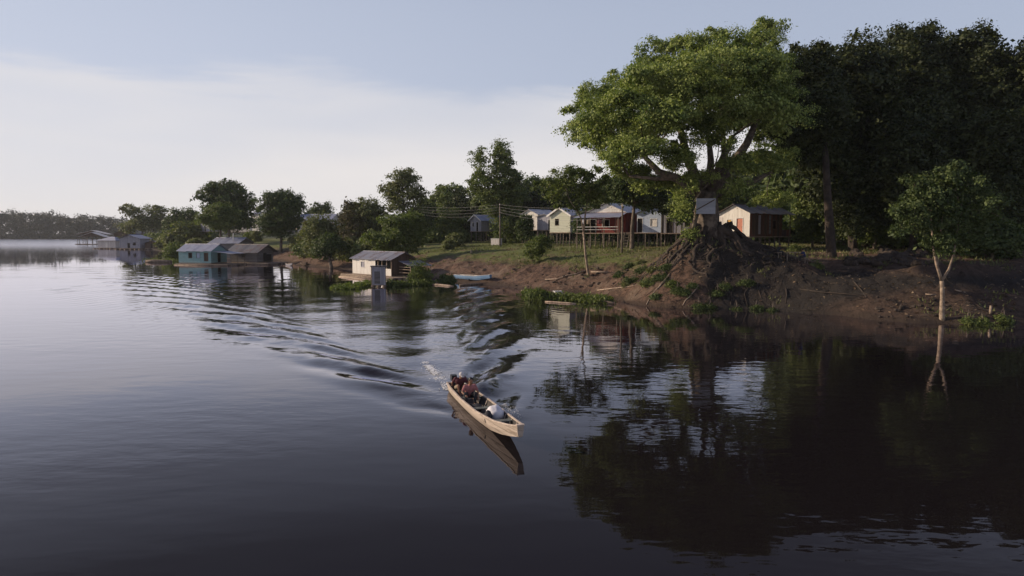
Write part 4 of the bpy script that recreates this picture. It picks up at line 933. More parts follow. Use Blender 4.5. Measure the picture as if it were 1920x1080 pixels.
# grey wooden floating house to its right
wd = 5.2; l, rz = fh(481, 496, 72, wd); f = .5
def ex(root):
    raft(root, -3.4, 3.0, -3.4, 7.2, 7)
    MB().box(-.9, 1.4, -.5, -.45, f + .2, f + 1.6).build('screen_panel', M['dark'], root)
    MB().box(-3.6, -3.3, -3, 7, .25, .38).build('edge_plank', M['deadwood'], root)
house('floating_house', 'unpainted grey plank floating house with patched dark roof right of the teal one', 'floating house', l, rz, wd, 6.8, f, 2.35, 1.25, 'greyboard', 'tin_dark', 'greyboard', front_holes=[(-.6, .4, f + .02, f + 1.9, 'door', 'dark', 'post')],
      left_holes=[W4(3.0, 3.8, f + 1, f + 1.8, None, 'post')], over=.9, posts=None, extra=ex)
wd = 6.5; l = place(446, 170, R(78), wd, -1); f = .5
house('floating_house', 'floating house seen as a bluish roof above the teal and grey ones', 'floating house', l, R(78), wd, 8.0, f, 3.6, 1.3, 'greyboard', 'tin_blue', None, front_holes=[(-.6, .4, f + .02, f + 1.9, 'door', 'dark', 'post')], posts=None, extra=lambda r_: raft(r_, -3.4, 3.4, -1, 9, 7))
# far group
def farhouse(label, px, pw, rzd, wd, L, h, rise, wall, roof, side=None, **k):
    l, rz = fh(px, pw, rzd, wd, k.pop('corner', 1)); f = .6
    return house('floating_house', label, 'floating house', l, rz, wd, L, f, h, rise, wall, roof, side, posts=None, extra=lambda r_: raft(r_, -wd / 2 - .8, wd / 2 + .8, -1.2, L + 1, 6, .3, .4), **k)
# hip roofed white one
l, rz = fh(216, 467, -10, 8.6, 1); hp = thing('floating_house', 'small pale hip-roofed floating house in the far left group', 'floating house', l, rz); wd = 8.6
raft(hp, -4.9, 4.9, -1.5, 8.0, 7, .3, .4)
mb = MB(); wallx(mb, -4.3, 4.3, 0, .1, .5, 3.6, [(-.4, .5, .5, 2.7)]); mb.box(-4.3, -4.2, .1, 7, .5, 3.6); mb.box(4.2, 4.3, .1, 7, .5, 3.6); mb.box(-4.3, 4.3, 7, 7.1, .5, 3.6); mb.build('wall', M['white_wall'], hp)
MB().box(-.4, .5, .04, .09, .5, 2.7).build('door', M['white_board'], hp)
MB().add([(-4.9, -.6, 3.55), (4.9, -.6, 3.55), (4.9, 7.7, 3.55), (-4.9, 7.7, 3.55), (-1.0, 3.5, 5.2), (1.0, 3.5, 5.2)], ((0, 1, 5, 4), (1, 2, 5), (2, 3, 4, 5), (3, 0, 4), (3, 2, 1, 0))).build('roof', M['tin_blue'], hp)
farhouse('grey plank floating house with a long blue roof in the far left group', 262, 468, -8, 9.2, 6, 4.0, 1.4, 'greypale', 'tin_blue', front_holes=[(-1, 0, .62, 2.6, 'door', 'dark', 'post'), W4(1.5, 2.6, 1.8, 2.8, None, 'post')], over=.8)
farhouse('dark gabled floating house behind the others of the far left group', 255, 462, -5, 12, 8, 6.0, 2.2, 'brownboard', 'tin_dark', over=.6, front_holes=[(-1, .2, .62, 3, 'door', 'dark', 'post')])
# open boathouse with two gables
Yb = atz(172, 459).y
for i, (pa, pb, pt, pe, dy, lab) in enumerate([(142, 200, 432, 439, 8, 'rear open boathouse roof on posts at the left end of the far floating group'), (146, 196, 435.5, 444, 0, 'front open boathouse roof on posts at the left end of the far floating group')]):
    Y = Yb + dy; a, c = aty(pa, pe, Y), aty(pb, pe, Y); wd = c.x - a.x; h = a.z; pk = hgt(pt, Y)
    r_ = thing('boathouse', lab, 'boathouse', ((a.x + c.x) / 2, Y, 0), 0)
    rf = MB()
    for s_ in (-1, 1): slab(rf, (0, 0, pk), (s_ * wd / 2, 0, h), (s_ * wd / 2, 6, h), (0, 6, pk), .12)
    rf.build('roof', M['tin_pale'], r_)
    MB().add([(0, .3, pk - .2), (-wd / 2 + .4, .3, h), (wd / 2 - .4, .3, h), (0, .4, pk - .2), (-wd / 2 + .4, .4, h), (wd / 2 - .4, .4, h)], ((0, 1, 2), (5, 4, 3), (1, 4, 5, 2), (0, 2, 5, 3), (0, 3, 4, 1))).build('gable', M['brownboard'], r_)
    for x in (-wd / 2 + .6, -wd / 6, wd / 6, wd / 2 - .6):
        for y in (.4, 5.6): MB().bar((x, y, 0), (x, y, h + .3), .2).build('post', M['post'], r_)
    raft(r_, -wd / 2, wd / 2, -.5, 6.5, 5, .3, .4)
farhouse('low reddish-roofed floating shed at the right end of the far left group', 300, 468, -10, 7, 5, 2.0, 1.0, 'brownboard', 'tin_dark', front_holes=[(-1, 0, .62, 2.4, 'door', 'dark', 'post')], over=.6)
def floatlog(label, pa, pb, r, m='log', name='drift_log', group=None):
    a, b_ = atz(*pa, .02), atz(*pb, .02); mid = (a + b_) / 2; rnd = random.Random(int(pa[0]))
    pts = [a.lerp(b_, t) + Vector((0, rnd.uniform(-.1, .1), r * .4)) for t in (0, .25, .5, .75, 1)]
    o = MB().tube(pts, [r * .8, r, r, r * .9, r * .6], 8, .08, 3).build(name, M[m], None, True, mid); return tag(o, label, 'log', group)
floatlog('long dark floating log left of the teal floating house', (274, 492), (322, 492), .45)
floatlog('thin pale log floating far out on the river before the wood', (52, 446.6), (74, 446.6), .5, 'deadwood')
floatlog('pale log drifting at the shore below the moored skiff', (812, 534), (850, 537), .12, 'deadwood')
floatlog('dark log along the shore beside the moored skiff', (862, 536), (905, 533), .16)
floatlog('pale plank log in the weeds before the white box', (1022, 566), (1080, 570), .08, 'deadwood')
floatlog('long pale log behind the weeds and the white box', (1052, 546), (1112, 548), .13, 'deadwood')
floatlog('dark waterlogged trunk right of the white box', (1095, 564), (1150, 570), .2)
floatlog('pale log end at the left tip of the weed raft', (978, 546), (1000, 549), .12, 'deadwood')
floatlog('front pale log of the white floating house mooring', (636, 519), (690, 526), .12, 'deadwood')

# floating grass mats
def mat_plants(name, label, pts, n, h, m, seed, wdt=1.0):
    rs = np.random.RandomState(seed); A = [atz(*p) for p in pts]; P = []
    for i in range(n):
        t = rs.rand() * (len(A) - 1); k_ = int(t); c = A[k_].lerp(A[min(k_ + 1, len(A) - 1)], t - k_)
        P.append((c.x + rs.normal() * .5 * wdt, c.y + rs.normal() * .9 * wdt, abs(rs.normal()) * h * .5 + .02))
    P = np.array(P); c = P.mean(0) * np.array([1, 1, 0]); N = rs.normal(size=(n, 3)); V = leaves(rs, P, N, .28, .3) - c
    o = npmesh(name, V, np.arange(n * 4).reshape(-1, 4), M[m], None, False, c); return tag(o, label, 'floating plants', None, 'stuff')
mat_plants('floating_weeds', 'mat of floating grass before the white floating house', [(636, 540), (660, 541), (695, 532)], 5500, .35, 'leaf_lime', 1, .9)
mat_plants('floating_weeds', 'dark weeds floating beside the grey shed and raft shrub', [(728, 536), (770, 536), (810, 533)], 3500, .5, 'leaf_mid', 2, .6)
mat_plants('floating_weeds', 'weed raft carrying the white box by the bank', [(985, 552), (1020, 560), (1060, 562), (1120, 566), (1140, 567)], 7500, .5, 'leaf_mid', 3, .6)
mat_plants('floating_weeds', 'thin weeds left of the teal floating house', [(275, 490), (330, 491)], 1500, .6, 'leaf_mid', 4, 1.2)
# white box
p = atz(1046, 556, .1); bx = thing('white_box', 'white foam box on the weed raft by the bank', 'box', p, R(20))
mb = MB(); mb.box(-.42, .42, -.25, .25, .05, .50); mb.build('box_body', M['trim'], bx); MB().box(-.45, .45, -.28, .28, .503, .58).build('lid', M['white_cloth'], bx)

# ------------------------------------------------------------------ canoes
def prof(t, ks):
    return float(np.interp(t, [k[0] for k in ks], [k[1] for k in ks]))
def canoe(name, label, L, beam, top, keel, outm, inm, rimm, thw, loc, rz, stemw=.16, cat='canoe'):
    """hull along +x (bow at x=L); top/keel: height profiles; beam: half-width profile"""
    root = thing(name, label, cat, loc, rz); n = 28; sec = []
    for i in range(n + 1):
        t = i / n; hb, tz, kz = prof(t, beam), prof(t, top), prof(t, keel); sec.append((t * L, hb, tz, kz))
    mb = MB(); vs = []; fs = []
    for x, hb, tz, kz in sec: vs += [(x, hb, tz), (x, hb * .86, kz + (tz - kz) * .45), (x, hb * .62, kz + .02), (x, 0, kz), (x, -hb * .62, kz + .02), (x, -hb * .86, kz + (tz - kz) * .45), (x, -hb, tz)]
    for i in range(n):
        for k in range(6): fs.append((i * 7 + k, (i + 1) * 7 + k, (i + 1) * 7 + k + 1, i * 7 + k + 1))
    fs.append(tuple(range(7))); fs.append(tuple(n * 7 + k for k in range(6, -1, -1)))
    mb.add(vs, fs).build('hull', M[outm], root)
    mi = MB(); vs = []; fs = []; th = .035
    for x, hb, tz, kz in sec:
        x = min(max(x, .05), L - .06); fl = max(kz + .09, .05); hb2 = max(hb - th, .02); vs += [(x, hb2, tz - .004), (x, hb2 * .88, fl + (tz - fl) * .45), (x, hb2 * .66, fl), (x, -hb2 * .66, fl), (x, -hb2 * .88, fl + (tz - fl) * .45), (x, -hb2, tz - .004)]
    for i in range(n):
        for k in range(5): fs.append((i * 6 + k + 1, (i + 1) * 6 + k + 1, (i + 1) * 6 + k, i * 6 + k))
    fs.append(tuple(range(5, -1, -1))); fs.append(tuple(n * 6 + k for k in range(6)))
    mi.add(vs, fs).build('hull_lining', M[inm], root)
    for s_ in (-1, 1):
        g_ = MB(); pts = [(x, s_ * (hb - .012), tz + .006) for x, hb, tz, kz in sec]
        for a, b_ in zip(pts[:-1], pts[1:]): g_.bar(a, b_, .035, .06)
        g_.build('gunwale', M[rimm], root)
    x, hb, tz, kz = sec[-1]; MB().box(x - .10, x + .03, -hb - .01, hb + .01, tz - .005, tz + .035).build('bow_cap', M[rimm], root)
    x, hb, tz, kz = sec[0]; MB().box(-.03, .06, -hb - .01, hb + .01, tz - .005, tz + .03).build('stern_board', M[rimm], root)
    for t in thw:
        hb, tz = prof(t, beam) - .03, prof(t, top); MB().box(t * L - .13, t * L + .13, -hb, hb, tz - .075, tz - .045).build('thwart', M['canoetrim'], root)
    for i in range(9):
        t = .12 + i * .095; hb, tz, kz = prof(t, beam) - .04, prof(t, top), max(prof(t, keel) + .1, .06); r_ = MB()
        r_.tube([(t * L, hb * .95, tz - .02), (t * L, hb * .66, kz), (t * L, -hb * .66, kz), (t * L, -hb * .95, tz - .02)], .022, 5)
        r_.build('rib', M['gunwale'], root)
    return root
bm_ = [(0, .32), (.12, .41), (.35, .49), (.6, .48), (.8, .37), (.93, .22), (1, .11)]
tp_ = [(0, .36), (.3, .36), (.6, .40), (.8, .49), (.93, .63), (1, .74)]
kl_ = [(0, -.12), (.5, -.10), (.7, -.04), (.85, .12), (.94, .26), (1, .38)]
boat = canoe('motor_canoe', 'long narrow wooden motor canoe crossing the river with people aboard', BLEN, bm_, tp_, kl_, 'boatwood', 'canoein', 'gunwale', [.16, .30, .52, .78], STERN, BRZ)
BM = Matrix.Translation(STERN) @ Matrix.Rotation(BRZ, 4, 'Z')
# outboard tail at the stern
mo = thing('outboard_motor', 'small black outboard motor on the stern of the moving canoe', 'motor', BM @ Vector((-.12, 0, 0)), BRZ)
MB().box(-.16, .14, -.11, .11, .42, .66).build('motor_cover', M['black'], mo)
MB().tube([(-.02, 0, .42), (-.06, 0, .1), (-.1, 0, -.25)], [.05, .045, .04], 8).build('shaft', M['black'], mo, True)
MB().tube([(.12, 0, .55), (.55, .05, .58)], [.02, .022], 8).build('tiller', M['black'], mo, True)
# sack and bundle
def lump(name, label, cat, loc, r, m, seed, sq=1.0, rz=0):
    mb = MB(); mb.ball((0, 0, r[2] * .9), r, 20, 14); rs = random.Random(seed)
    vs = np.array(mb.v); d = fbm(vs[:, 0] * 6 + seed, vs[:, 1] * 6, vs[:, 2] * 6, 3) * .10
    mb.v = [tuple(v * (1 + dd)) for v, dd in zip(vs, d)]; mb.v = [(x, y, max(z, 0)) for x, y, z in mb.v]
    o = mb.build(name, M[m], None, True); o.location = loc; o.rotation_euler.z = rz; return tag(o, label, cat)
lump('white_sack', 'stuffed white sack lying in the front half of the moving canoe', 'sack', BM @ Vector((BLEN * .655, .08, .10)), (.36, .30, .30), 'white_cloth', 3, rz=BRZ)
lump('dark_bundle', 'dark bundle beside the white sack in the moving canoe', 'bundle', BM @ Vector((BLEN * .70, -.27, .14)), (.20, .13, .24), 'shorts_dark', 5, rz=BRZ)
lump('dark_bag', 'dark bag between the thwarts behind the white sack', 'bag', BM @ Vector((BLEN * .45, -.1, .08)), (.32, .24, .13), 'shorts_dark', 6, rz=BRZ)
# moored skiff and others
p = ghit(920, 529); q_ = ghit(856, 522); d = p - q_; q_.z = p.z = (p.z + q_.z) / 2 + .12
canoe('moored_skiff', 'blue and white skiff moored at the muddy shore right of the raft shrub', d.length, [(0, .5), (.4, .62), (.8, .5), (1, .2)], [(0, .42), (.6, .45), (1, .75)], [(0, -.1), (.7, -.08), (1, .3)], 'blue_paint', 'canoein', 'trim', [.3, .55, .75], q_, math.atan2(d.y, d.x), cat='boat')
p = atz(556, 500); q_ = atz(538, 497); d = p - q_
canoe('moored_skiff', 'small grey dugout pulled up beside the brown thicket bank', 4.5, [(0, .3), (.4, .45), (.8, .35), (1, .1)], [(0, .35), (.6, .35), (1, .55)], [(0, -.08), (.7, -.08), (1, .2)], 'greypale', 'canoein', 'deadwood', [.3, .7], q_, math.atan2(d.y, d.x), cat='boat')
p = atz(575, 501); q_ = atz(566, 497); d = p - q_
canoe('moored_skiff', 'dark rounded dugout nose-on at the shore below the brown slope', 4.0, [(0, .4), (.4, .55), (.8, .45), (1, .15)], [(0, .4), (.6, .4), (1, .7)], [(0, -.08), (.7, -.08), (1, .25)], 'brownboard', 'canoein', 'post', [.3, .7], q_, R(-60), cat='boat')

# ------------------------------------------------------------------ people
def hand(mb, w_, d, side, curl=.5):
    """palm, four bent fingers, thumb from the palm side; d = forearm direction"""
    w_, d = Vector(w_), Vector(d).normalized(); s_ = d.cross(Vector((0, 0, 1)));
    s_ = s_.normalized() if s_.length > .1 else Vector((0, 1, 0)); dn = s_.cross(d).normalized()
    if dn.z > 0: dn = -dn
    mb.cap(w_, w_ + d * .045, .026, .034); mb.cap(w_ + d * .03 + s_ * .018, w_ + d * .085 + s_ * .022, .020, .016); mb.cap(w_ + d * .03 - s_ * .018, w_ + d * .085 - s_ * .022, .020, .016)
    for i, L in enumerate((.062, .072, .067, .052)):
        b_ = w_ + d * .088 + s_ * (.033 - .022 * i); m1 = b_ + (d * (1 - curl * .5) + dn * curl * .6) * L * .55; m2 = m1 + (d * (1 - curl) + dn * curl) * L * .45
        mb.cap(b_, m1, .0105, .0098, 8); mb.cap(m1, m2, .0098, .0088, 8)
    t0 = w_ + d * .03 + s_ * side * .03; t1 = t0 + (d * .6 + s_ * side * .6) * .05; mb.cap(t0, t1, .014, .011, 8); mb.cap(t1, t1 + (d * .9 + s_ * side * .1 + dn * .4) * .03, .011, .010, 8)
def remesh(o, vx, sm=3):
    md = o.modifiers.new('remesh', 'REMESH'); md.mode = 'VOXEL'; md.voxel_size = vx; md.use_smooth_shade = True
    s_ = o.modifiers.new('smooth', 'SMOOTH'); s_.factor = .5; s_.iterations = sm
def person(label, J, M4, shirt, legm, scale=1.0, cap=None, vx=.011, longleg=False, hairlen=0):
    """J: joints in a local frame (x forward); one continuous body mesh, clothes and hair as children"""
    J = {k: Vector(v) * scale for k, v in J.items()}; S = scale
    root = bpy.data.objects.new('person', None); C.objects.link(root); root.matrix_world = M4; tag(root, label, 'person')
    mb = MB(); pv, ch, nk, hd = J['pelvis'], J['chest'], J['neck'], J['head']
    mb.cap(pv, pv.lerp(ch, .5), .135 * S, .125 * S, 14)
    side = (J['shL'] - J['shR']).normalized()
    for s_ in (-.5, 0, .5): mb.cap(pv.lerp(ch, .5) + side * s_ * .12 * S, ch + side * s_ * .2 * S, .10 * S, .105 * S, 12)
    for s_ in (-1, 1): mb.cap(pv, J['hipL' if s_ > 0 else 'hipR'], .12 * S, .10 * S)
    mb.cap(ch, nk, .09 * S, .055 * S); mb.cap(nk, hd - Vector((0, 0, .06 * S)), .052 * S, .05 * S)
    fd = Vector(J.get('face', (1, 0, 0))).normalized(); sd = Vector((0, 0, 1)).cross(fd).normalized(); up = fd.cross(sd)
    HM = Matrix((fd, sd, up)).transposed().to_4x4()
    mb.ball(hd, (.098 * S, .078 * S, .118 * S), 18, 14, HM); mb.ball(hd + fd * .035 * S - up * .055 * S, (.055 * S, .05 * S, .05 * S), 12, 8, HM)
    mb.cap(hd + fd * .088 * S + up * .012 * S, hd + fd * .112 * S - up * .022 * S, .010 * S, .016 * S, 8)   # nose
    mb.cap(hd + fd * .088 * S - up * .055 * S + sd * .02 * S, hd + fd * .088 * S - up * .055 * S - sd * .02 * S, .011 * S, .011 * S, 8)   # lips
    for s_ in (-1, 1):
        mb.ball(hd + sd * s_ * .080 * S - up * .005 * S, (.022 * S, .012 * S, .034 * S), 8, 6, HM)
        a = 'L' if s_ > 0 else 'R'
        mb.cap(ch + side * s_ * .1 * S, J['sh' + a], .07 * S, .058 * S); mb.cap(J['sh' + a], J['el' + a], .052 * S, .040 * S); mb.cap(J['el' + a], J['wr' + a], .040 * S, .026 * S)
        hand(mb, J['wr' + a], (J['wr' + a] - J['el' + a]), s_, .6)
        mb.cap(J['hip' + a], J['kn' + a], .090 * S, .058 * S); mb.cap(J['kn' + a], J['an' + a], .056 * S, .036 * S)
        ft = Vector(J['ft' + a]) if 'ft' + a in J else J['an' + a] + Vector((.16, 0, -.03)) * S
        mb.cap(J['an' + a] - Vector((0, 0, .03 * S)), ft, .038 * S, .026 * S)
    body = mb.build('body', M['skin'], root, True); remesh(body, vx)
    cl = MB(); cl.cap(pv + Vector((0, 0, .02)), pv.lerp(ch, .5), .150 * S, .140 * S, 14)
    for s_ in (-.5, 0, .5): cl.cap(pv.lerp(ch, .5) + side * s_ * .12 * S, ch + side * s_ * .2 * S, .118 * S, .120 * S, 12)
    cl.cap(ch, ch.lerp(nk, .6), .1 * S, .075 * S)
    for a in 'LR':
        cl.cap(ch + (J['sh' + a] - ch) * .6, J['sh' + a], .085 * S, .072 * S); cl.cap(J['sh' + a], J['sh' + a].lerp(J['el' + a], .62), .068 * S, .064 * S)
    remesh(cl.build('shirt', M[shirt], root, True), .014)
    lg = MB(); e = .98 if longleg else .85
    for a in 'LR':
        lg.cap(pv, J['hip' + a], .140 * S, .118 * S); lg.cap(J['hip' + a], J['hip' + a].lerp(J['kn' + a], e), .106 * S, .078 * S)
        if longleg: lg.cap(J['kn' + a], J['kn' + a].lerp(J['an' + a], .9), .072 * S, .052 * S)
    remesh(lg.build('trousers' if longleg else 'shorts', M[legm], root, True), .014)
    hr = MB(); hr.ball(hd + up * .022 * S - fd * .018 * S, (.100 * S, .088 * S, .112 * S), 16, 12, HM)
    hr.v = [v for v in hr.v]; hm_ = hr.build('hair', M['hair'], root, True)
    for s_ in (-1, 1): MB().ball(hd + fd * .090 * S + sd * s_ * .032 * S + up * .004 * S, .011 * S, 8, 6).build('eye', M['eye'], root, True)
    if cap:
        cp = MB(); cp.ball(hd + up * .045 * S - fd * .008 * S, (.114 * S, .100 * S, .095 * S), 16, 12, HM); cp.box(-.005, .10 * S, -.065 * S, .065 * S, -.008, .008, Matrix.Translation(hd + fd * .085 * S + up * .045 * S) @ HM)
        cp.build('cap', M[cap], root, True)
    return root
def LM(M0, x, y, z, rz): return M0 @ Matrix.Translation((x, y, z)) @ Matrix.Rotation(rz, 4, 'Z')
sit = dict(pelvis=(0, 0, .10), chest=(.10, 0, .42), neck=(.14, 0, .56), head=(.19, 0, .70), face=(1, 0, -.25), shL=(.11, .19, .47), shR=(.11, -.19, .47),
           elL=(.24, .30, .25), elR=(.26, -.28, .25), wrL=(.44, .22, .18), wrR=(.46, -.18, .18), hipL=(.02, .10, .09), hipR=(.02, -.10, .09), knL=(.42, .20, .22), knR=(.42, -.18, .22),
           anL=(.50, .16, -.12), anR=(.52, -.14, -.12))
zt = prof(.30, tp_) - .05
s1 = dict(sit); s1.update(chest=(.16, .02, .41), neck=(.24, .03, .55), head=(.30, .04, .69), shL=(.18, .20, .47), shR=(.18, -.17, .45), elL=(.16, .33, .22), wrL=(.34, .30, .06), face=(1, .25, -.35))
person('man in a pink shirt and dark shorts sitting on a thwart of the moving canoe', s1, LM(BM, BLEN * .30, -.05, zt, R(-8)), 'shirt_pink', 'shorts_dark', 1.0, longleg=True)
zt = prof(.16, tp_) - .05
s2 = dict(sit); s2.update(chest=(.14, 0, .38), neck=(.22, 0, .50), head=(.30, 0, .62), face=(1, 0, -.5), elR=(-.02, -.30, .25), wrR=(-.2, -.22, .15), knL=(.38, .26, .2))
person('person in a maroon shirt and white cap bending forward at the canoe stern', s2, LM(BM, BLEN * .125, -.06, zt, R(4)), 'shirt_maroon', 'shorts_khaki', .98, cap='cap_cloth')
person('dark-haired child in a maroon shirt crouched low beside the capped person in the canoe', sit, LM(BM, BLEN * .17, .20, .18, R(25)), 'shirt_maroon', 'shorts_khaki', .72)
# people at the table on the bank
tp = aty(1483, 503, 65.0); tp.z = gz(tp.x, tp.y)
tbm = Matrix.Translation(tp)
tab = thing('outdoor_table', 'rough wooden table between two seated people on the bank under the forest', 'table', tp, R(10))
MB().box(-.7, .7, -.35, .35, .68, .73).build('tabletop', M['deck'], tab)
for x in (-.6, .6):
    for y in (-.28, .28): MB().bar((x, y, -.1), (x, y, .68), .07).build('leg', M['post'], tab)
def bench(label, x, y, rz):
    b_ = thing('wooden_bench', label, 'bench', (tp.x + x, tp.y + y, gz(tp.x + x, tp.y + y)), rz)
    MB().box(-.17, .17, -.55, .55, .40, .44).build('seat', M['deck'], b_)
    for u in (-.12, .12):
        for v_ in (-.48, .48): MB().bar((u, v_, -.15), (u, v_, .40), .06).build('leg', M['post'], b_)
    return b_
b1 = bench('rough bench under the dark-clothed person left of the outdoor table', -1.25, .1, 0); b2 = bench('rough bench under the blue-shirted person right of the outdoor table', 1.15, -.2, 0)
far = dict(sit); far.update(anL=(.44, .16, -.34), anR=(.46, -.14, -.34), knL=(.42, .15, .06), knR=(.42, -.15, .06), hipL=(.02, .1, .05), hipR=(.02, -.1, .05), pelvis=(0, 0, .1), wrL=(.5, .15, .30), wrR=(.5, -.15, .30))
person('person in dark clothes sitting at the left end of the outdoor table', far, Matrix.Translation((tp.x - 1.25, tp.y + .1, b1.location.z + .44)), 'shorts_dark', 'shorts_dark', 1.0, vx=.022, longleg=True)
person('person in a blue shirt sitting at the right end of the outdoor table', far, Matrix.Translation((tp.x + 1.15, tp.y - .2, b2.location.z + .44)) @ Matrix.Rotation(PI, 4, 'Z'), 'shirt_blue', 'shorts_dark', 1.05, vx=.022, longleg=True)

# ------------------------------------------------------------------ board on the big trunk
a, c = aty(1306, 372, TY - 2.2), aty(1341, 401, TY - 2.2)
wd, hh = c.x - a.x, a.z - c.z
sg = thing('notice_board', 'large weathered white board with a diagonal crack hung high on the big trunk', 'sign', ((a.x + c.x) / 2, TY - 2.2, c.z), R(-3))
MB().box(-wd / 2, wd / 2, 0, .05, 0, hh).build('board', planks('signboard_white', (.40, .41, .45), (.34, .35, .39), .30, True, (.16, .16, .18), .35), sg)
MB().bar((-wd / 2 + .05, -.02, .38), (wd / 2 - .1, -.02, hh - .12), .10, .03).build('diagonal_batten', M['brownboard'], sg)
for z_ in (.25, hh - .25): MB().box(-wd / 2, wd / 2, .052, 1.3, z_, z_ + .08).build('bracket', M['post'], sg)

# ------------------------------------------------------------------ poles and wires
def pole(px, pt, pb, Y, label, wires=True):
    a = aty(px, pt, Y); g0 = gz(a.x, Y); r_ = thing('utility_pole', label, 'utility pole', (a.x, Y, g0)); h = a.z - g0
    MB().tube([(0, 0, -.3), (.05, 0, h * .5), (0, 0, h)], [.15, .12, .10], 9, .03).build('pole', M['post'], r_, True)
    MB().box(-.06, .06, -.6, .6, h - .45, h - .35).build('crossarm', M['post'], r_)
    for y in (-.5, 0, .5): MB().tube([(0, y, h - .35), (0, y, h - .2)], .05, 8).build('insulator', M['trim'], r_)
    return r_, Vector((a.x, Y, a.z))
p1 = pole(937, 381, 470, 121, 'wooden utility pole beside the tall narrow tree'); p2 = pole(1167, 381, 487, 88, 'wooden utility pole on the lawn before the blue-roofed house')
e0 = aty(770, 384, 150)
for i, dz in enumerate((-.25, -.7, -1.15, -1.6)):
    for j, (s_, e_) in enumerate(((e0, p1[1]), (p1[1], p2[1]))):
        pts = []
        for k in range(13):
            t = k / 12; v_ = s_.lerp(e_, t); v_.z += dz - (.5 + .16 * i) * 4 * t * (1 - t); pts.append(v_)
        o = MB().tube(pts, .013, 5).build('power_wire', M['wire'], None, True, tuple(pts[6]))
        tag(o, 'thin wire strung %s' % ('left from the pole beside the tall narrow tree' if j == 0 else 'between the two utility poles'), 'wire', 'wires left of the poles' if j == 0 else 'wires between the utility poles')
def stake(px, pt, pb, Y, r, label, m='post', name='wooden_stake', group=None):
    a = aty(px, pt, Y); g0 = gz(a.x, Y) if gz(a.x, Y) > 0 else -.5
    o = MB().tube([(0, 0, -.3), (random.Random(px).uniform(-.05, .05), 0, max(a.z - g0, .6))], [r, r * .8], 7, .05, int(px)).build(name, M[m], None, True); o.location = (a.x, Y, g0)
    return tag(o, label, 'stake', group)
stake(1857, 573, 600, 50.3, .10, 'short pale stake standing in the water at the right bank', 'bark_pale')
stake(883, 470, 498, 108, .10, 'pale fence stake on the left of the slope path', 'bark_pale')
stake(894, 474, 490, 112, .09, 'shorter fence stake right of the pale stake on the slope', 'post')
for px in (828, 845): stake(px, 434, 446, 160, .12, 'pale goal post stake on the far lawn', 'deadwood', group='stakes on the far lawn')
# driftwood branches on the slope
def branch(label, pts, Y0, r, m='deadwood'):
    P = []
    for px, py in pts:
        P.append(ghit(px, py) + Vector((0, 0, r * .6)))
    o = P[0].copy(); ob = MB().tube([p_ - o for p_ in P], [r * (1 - .7 * i / len(P)) for i in range(len(P))], 7, .1).build('dead_branch', M[m], None, True); ob.location = o
    return tag(ob, label, 'branch')
branch('long bleached branch lying on the slope left of the slender tree', [(1098, 510), (1080, 516), (1062, 520), (1045, 525), (1022, 526)], 0, .10)
branch('short bleached branch crossing the slope right of the slender tree', [(1108, 513), (1125, 514), (1142, 513)], 0, .11)
branch('forked dead branch at the foot of the slope under the mound', [(1120, 546), (1145, 542), (1175, 541), (1195, 536)], 0, .07)
branch('thin dead branch hanging down the left mound to the water', [(1255, 520), (1235, 540), (1222, 555), (1212, 572)], 0, .07)
branch('crooked dead branch at the water below the dark mound', [(1310, 540), (1295, 555), (1285, 566), (1280, 576)], 0, .06)
branch('pale dead stick on top of the dirt spit', [(1735, 553), (1755, 556)], 0, .06)
branch('pale dead stick on the spit right of the forked trunk', [(1790, 545), (1810, 550)], 0, .06)
branch('long grey branch lying in the shaded cove left of the spit', [(1500, 545), (1540, 552), (1580, 553), (1620, 556)], 0, .06, 'bark_dark')
branch('forked grey branch in the shaded cove beside the spit', [(1600, 530), (1615, 545), (1625, 560), (1600, 566)], 0, .06, 'bark_dark')
for i in range(7):
    rnd = random.Random(300 + i); px = rnd.uniform(1300, 1480)
    branch('grey tangled dead branch at the dark foot of the root mound', [(px, 540 + rnd.uniform(-8, 8)), (px + rnd.uniform(-12, 12), 555), (px + rnd.uniform(-20, 20), 574 + rnd.uniform(-3, 3))], 0, .06, 'bark_dark')['group'] = 'dead branches at the foot of the root mound'
# rubble bank: clods and stones
rk = MB()
pr = []
for k in range(3):
    mb = MB(); mb.ball((0, 0, .2), (.5, .4, .32), 9, 6); vs = np.array(mb.v); d = fbm(vs[:, 0] * 3 + 9 * k, vs[:, 1] * 3, vs[:, 2] * 3, 3) * .35
    mb.v = [tuple(v * (1 + dd)) for v, dd in zip(vs, d)]; pr.append(mb)
def clod(px, py, z, s_, k, label, group):
    p_ = ghit(px, py); z = p_.z
    key = 'c%d' % k
    if key not in M: M[key] = pr[k].build('earth_clod', M['root'], None); o = M[key]
    else: o = M[key].copy(); C.objects.link(o)
    o.location = (p_.x, p_.y, z - .1 * s_); o.scale = (s_, s_, s_ * .9); o.rotation_euler = (0, 0, px * 1.7); tag(o, label, 'clod', group)
rnd = random.Random(77)
for i in range(70):
    clod(rnd.uniform(1585, 1730), rnd.uniform(462, 500), 4, rnd.uniform(.5, 1.5), i % 3, 'brown earth clod on the rubble bank under the forest', 'earth clods of the rubble bank')
for i in range(45):
    clod(rnd.uniform(1640, 1900), rnd.uniform(555, 598), 1, rnd.uniform(.15, .5), i % 3, 'small earth clod on the dirt spit', 'earth clods on the spit')
for i in range(45):
    clod(rnd.uniform(880, 1180), rnd.uniform(500, 540), 1, rnd.uniform(.2, .6), i % 3, 'small earth clod on the sunlit slope below the houses', 'earth clods on the sunlit slope')
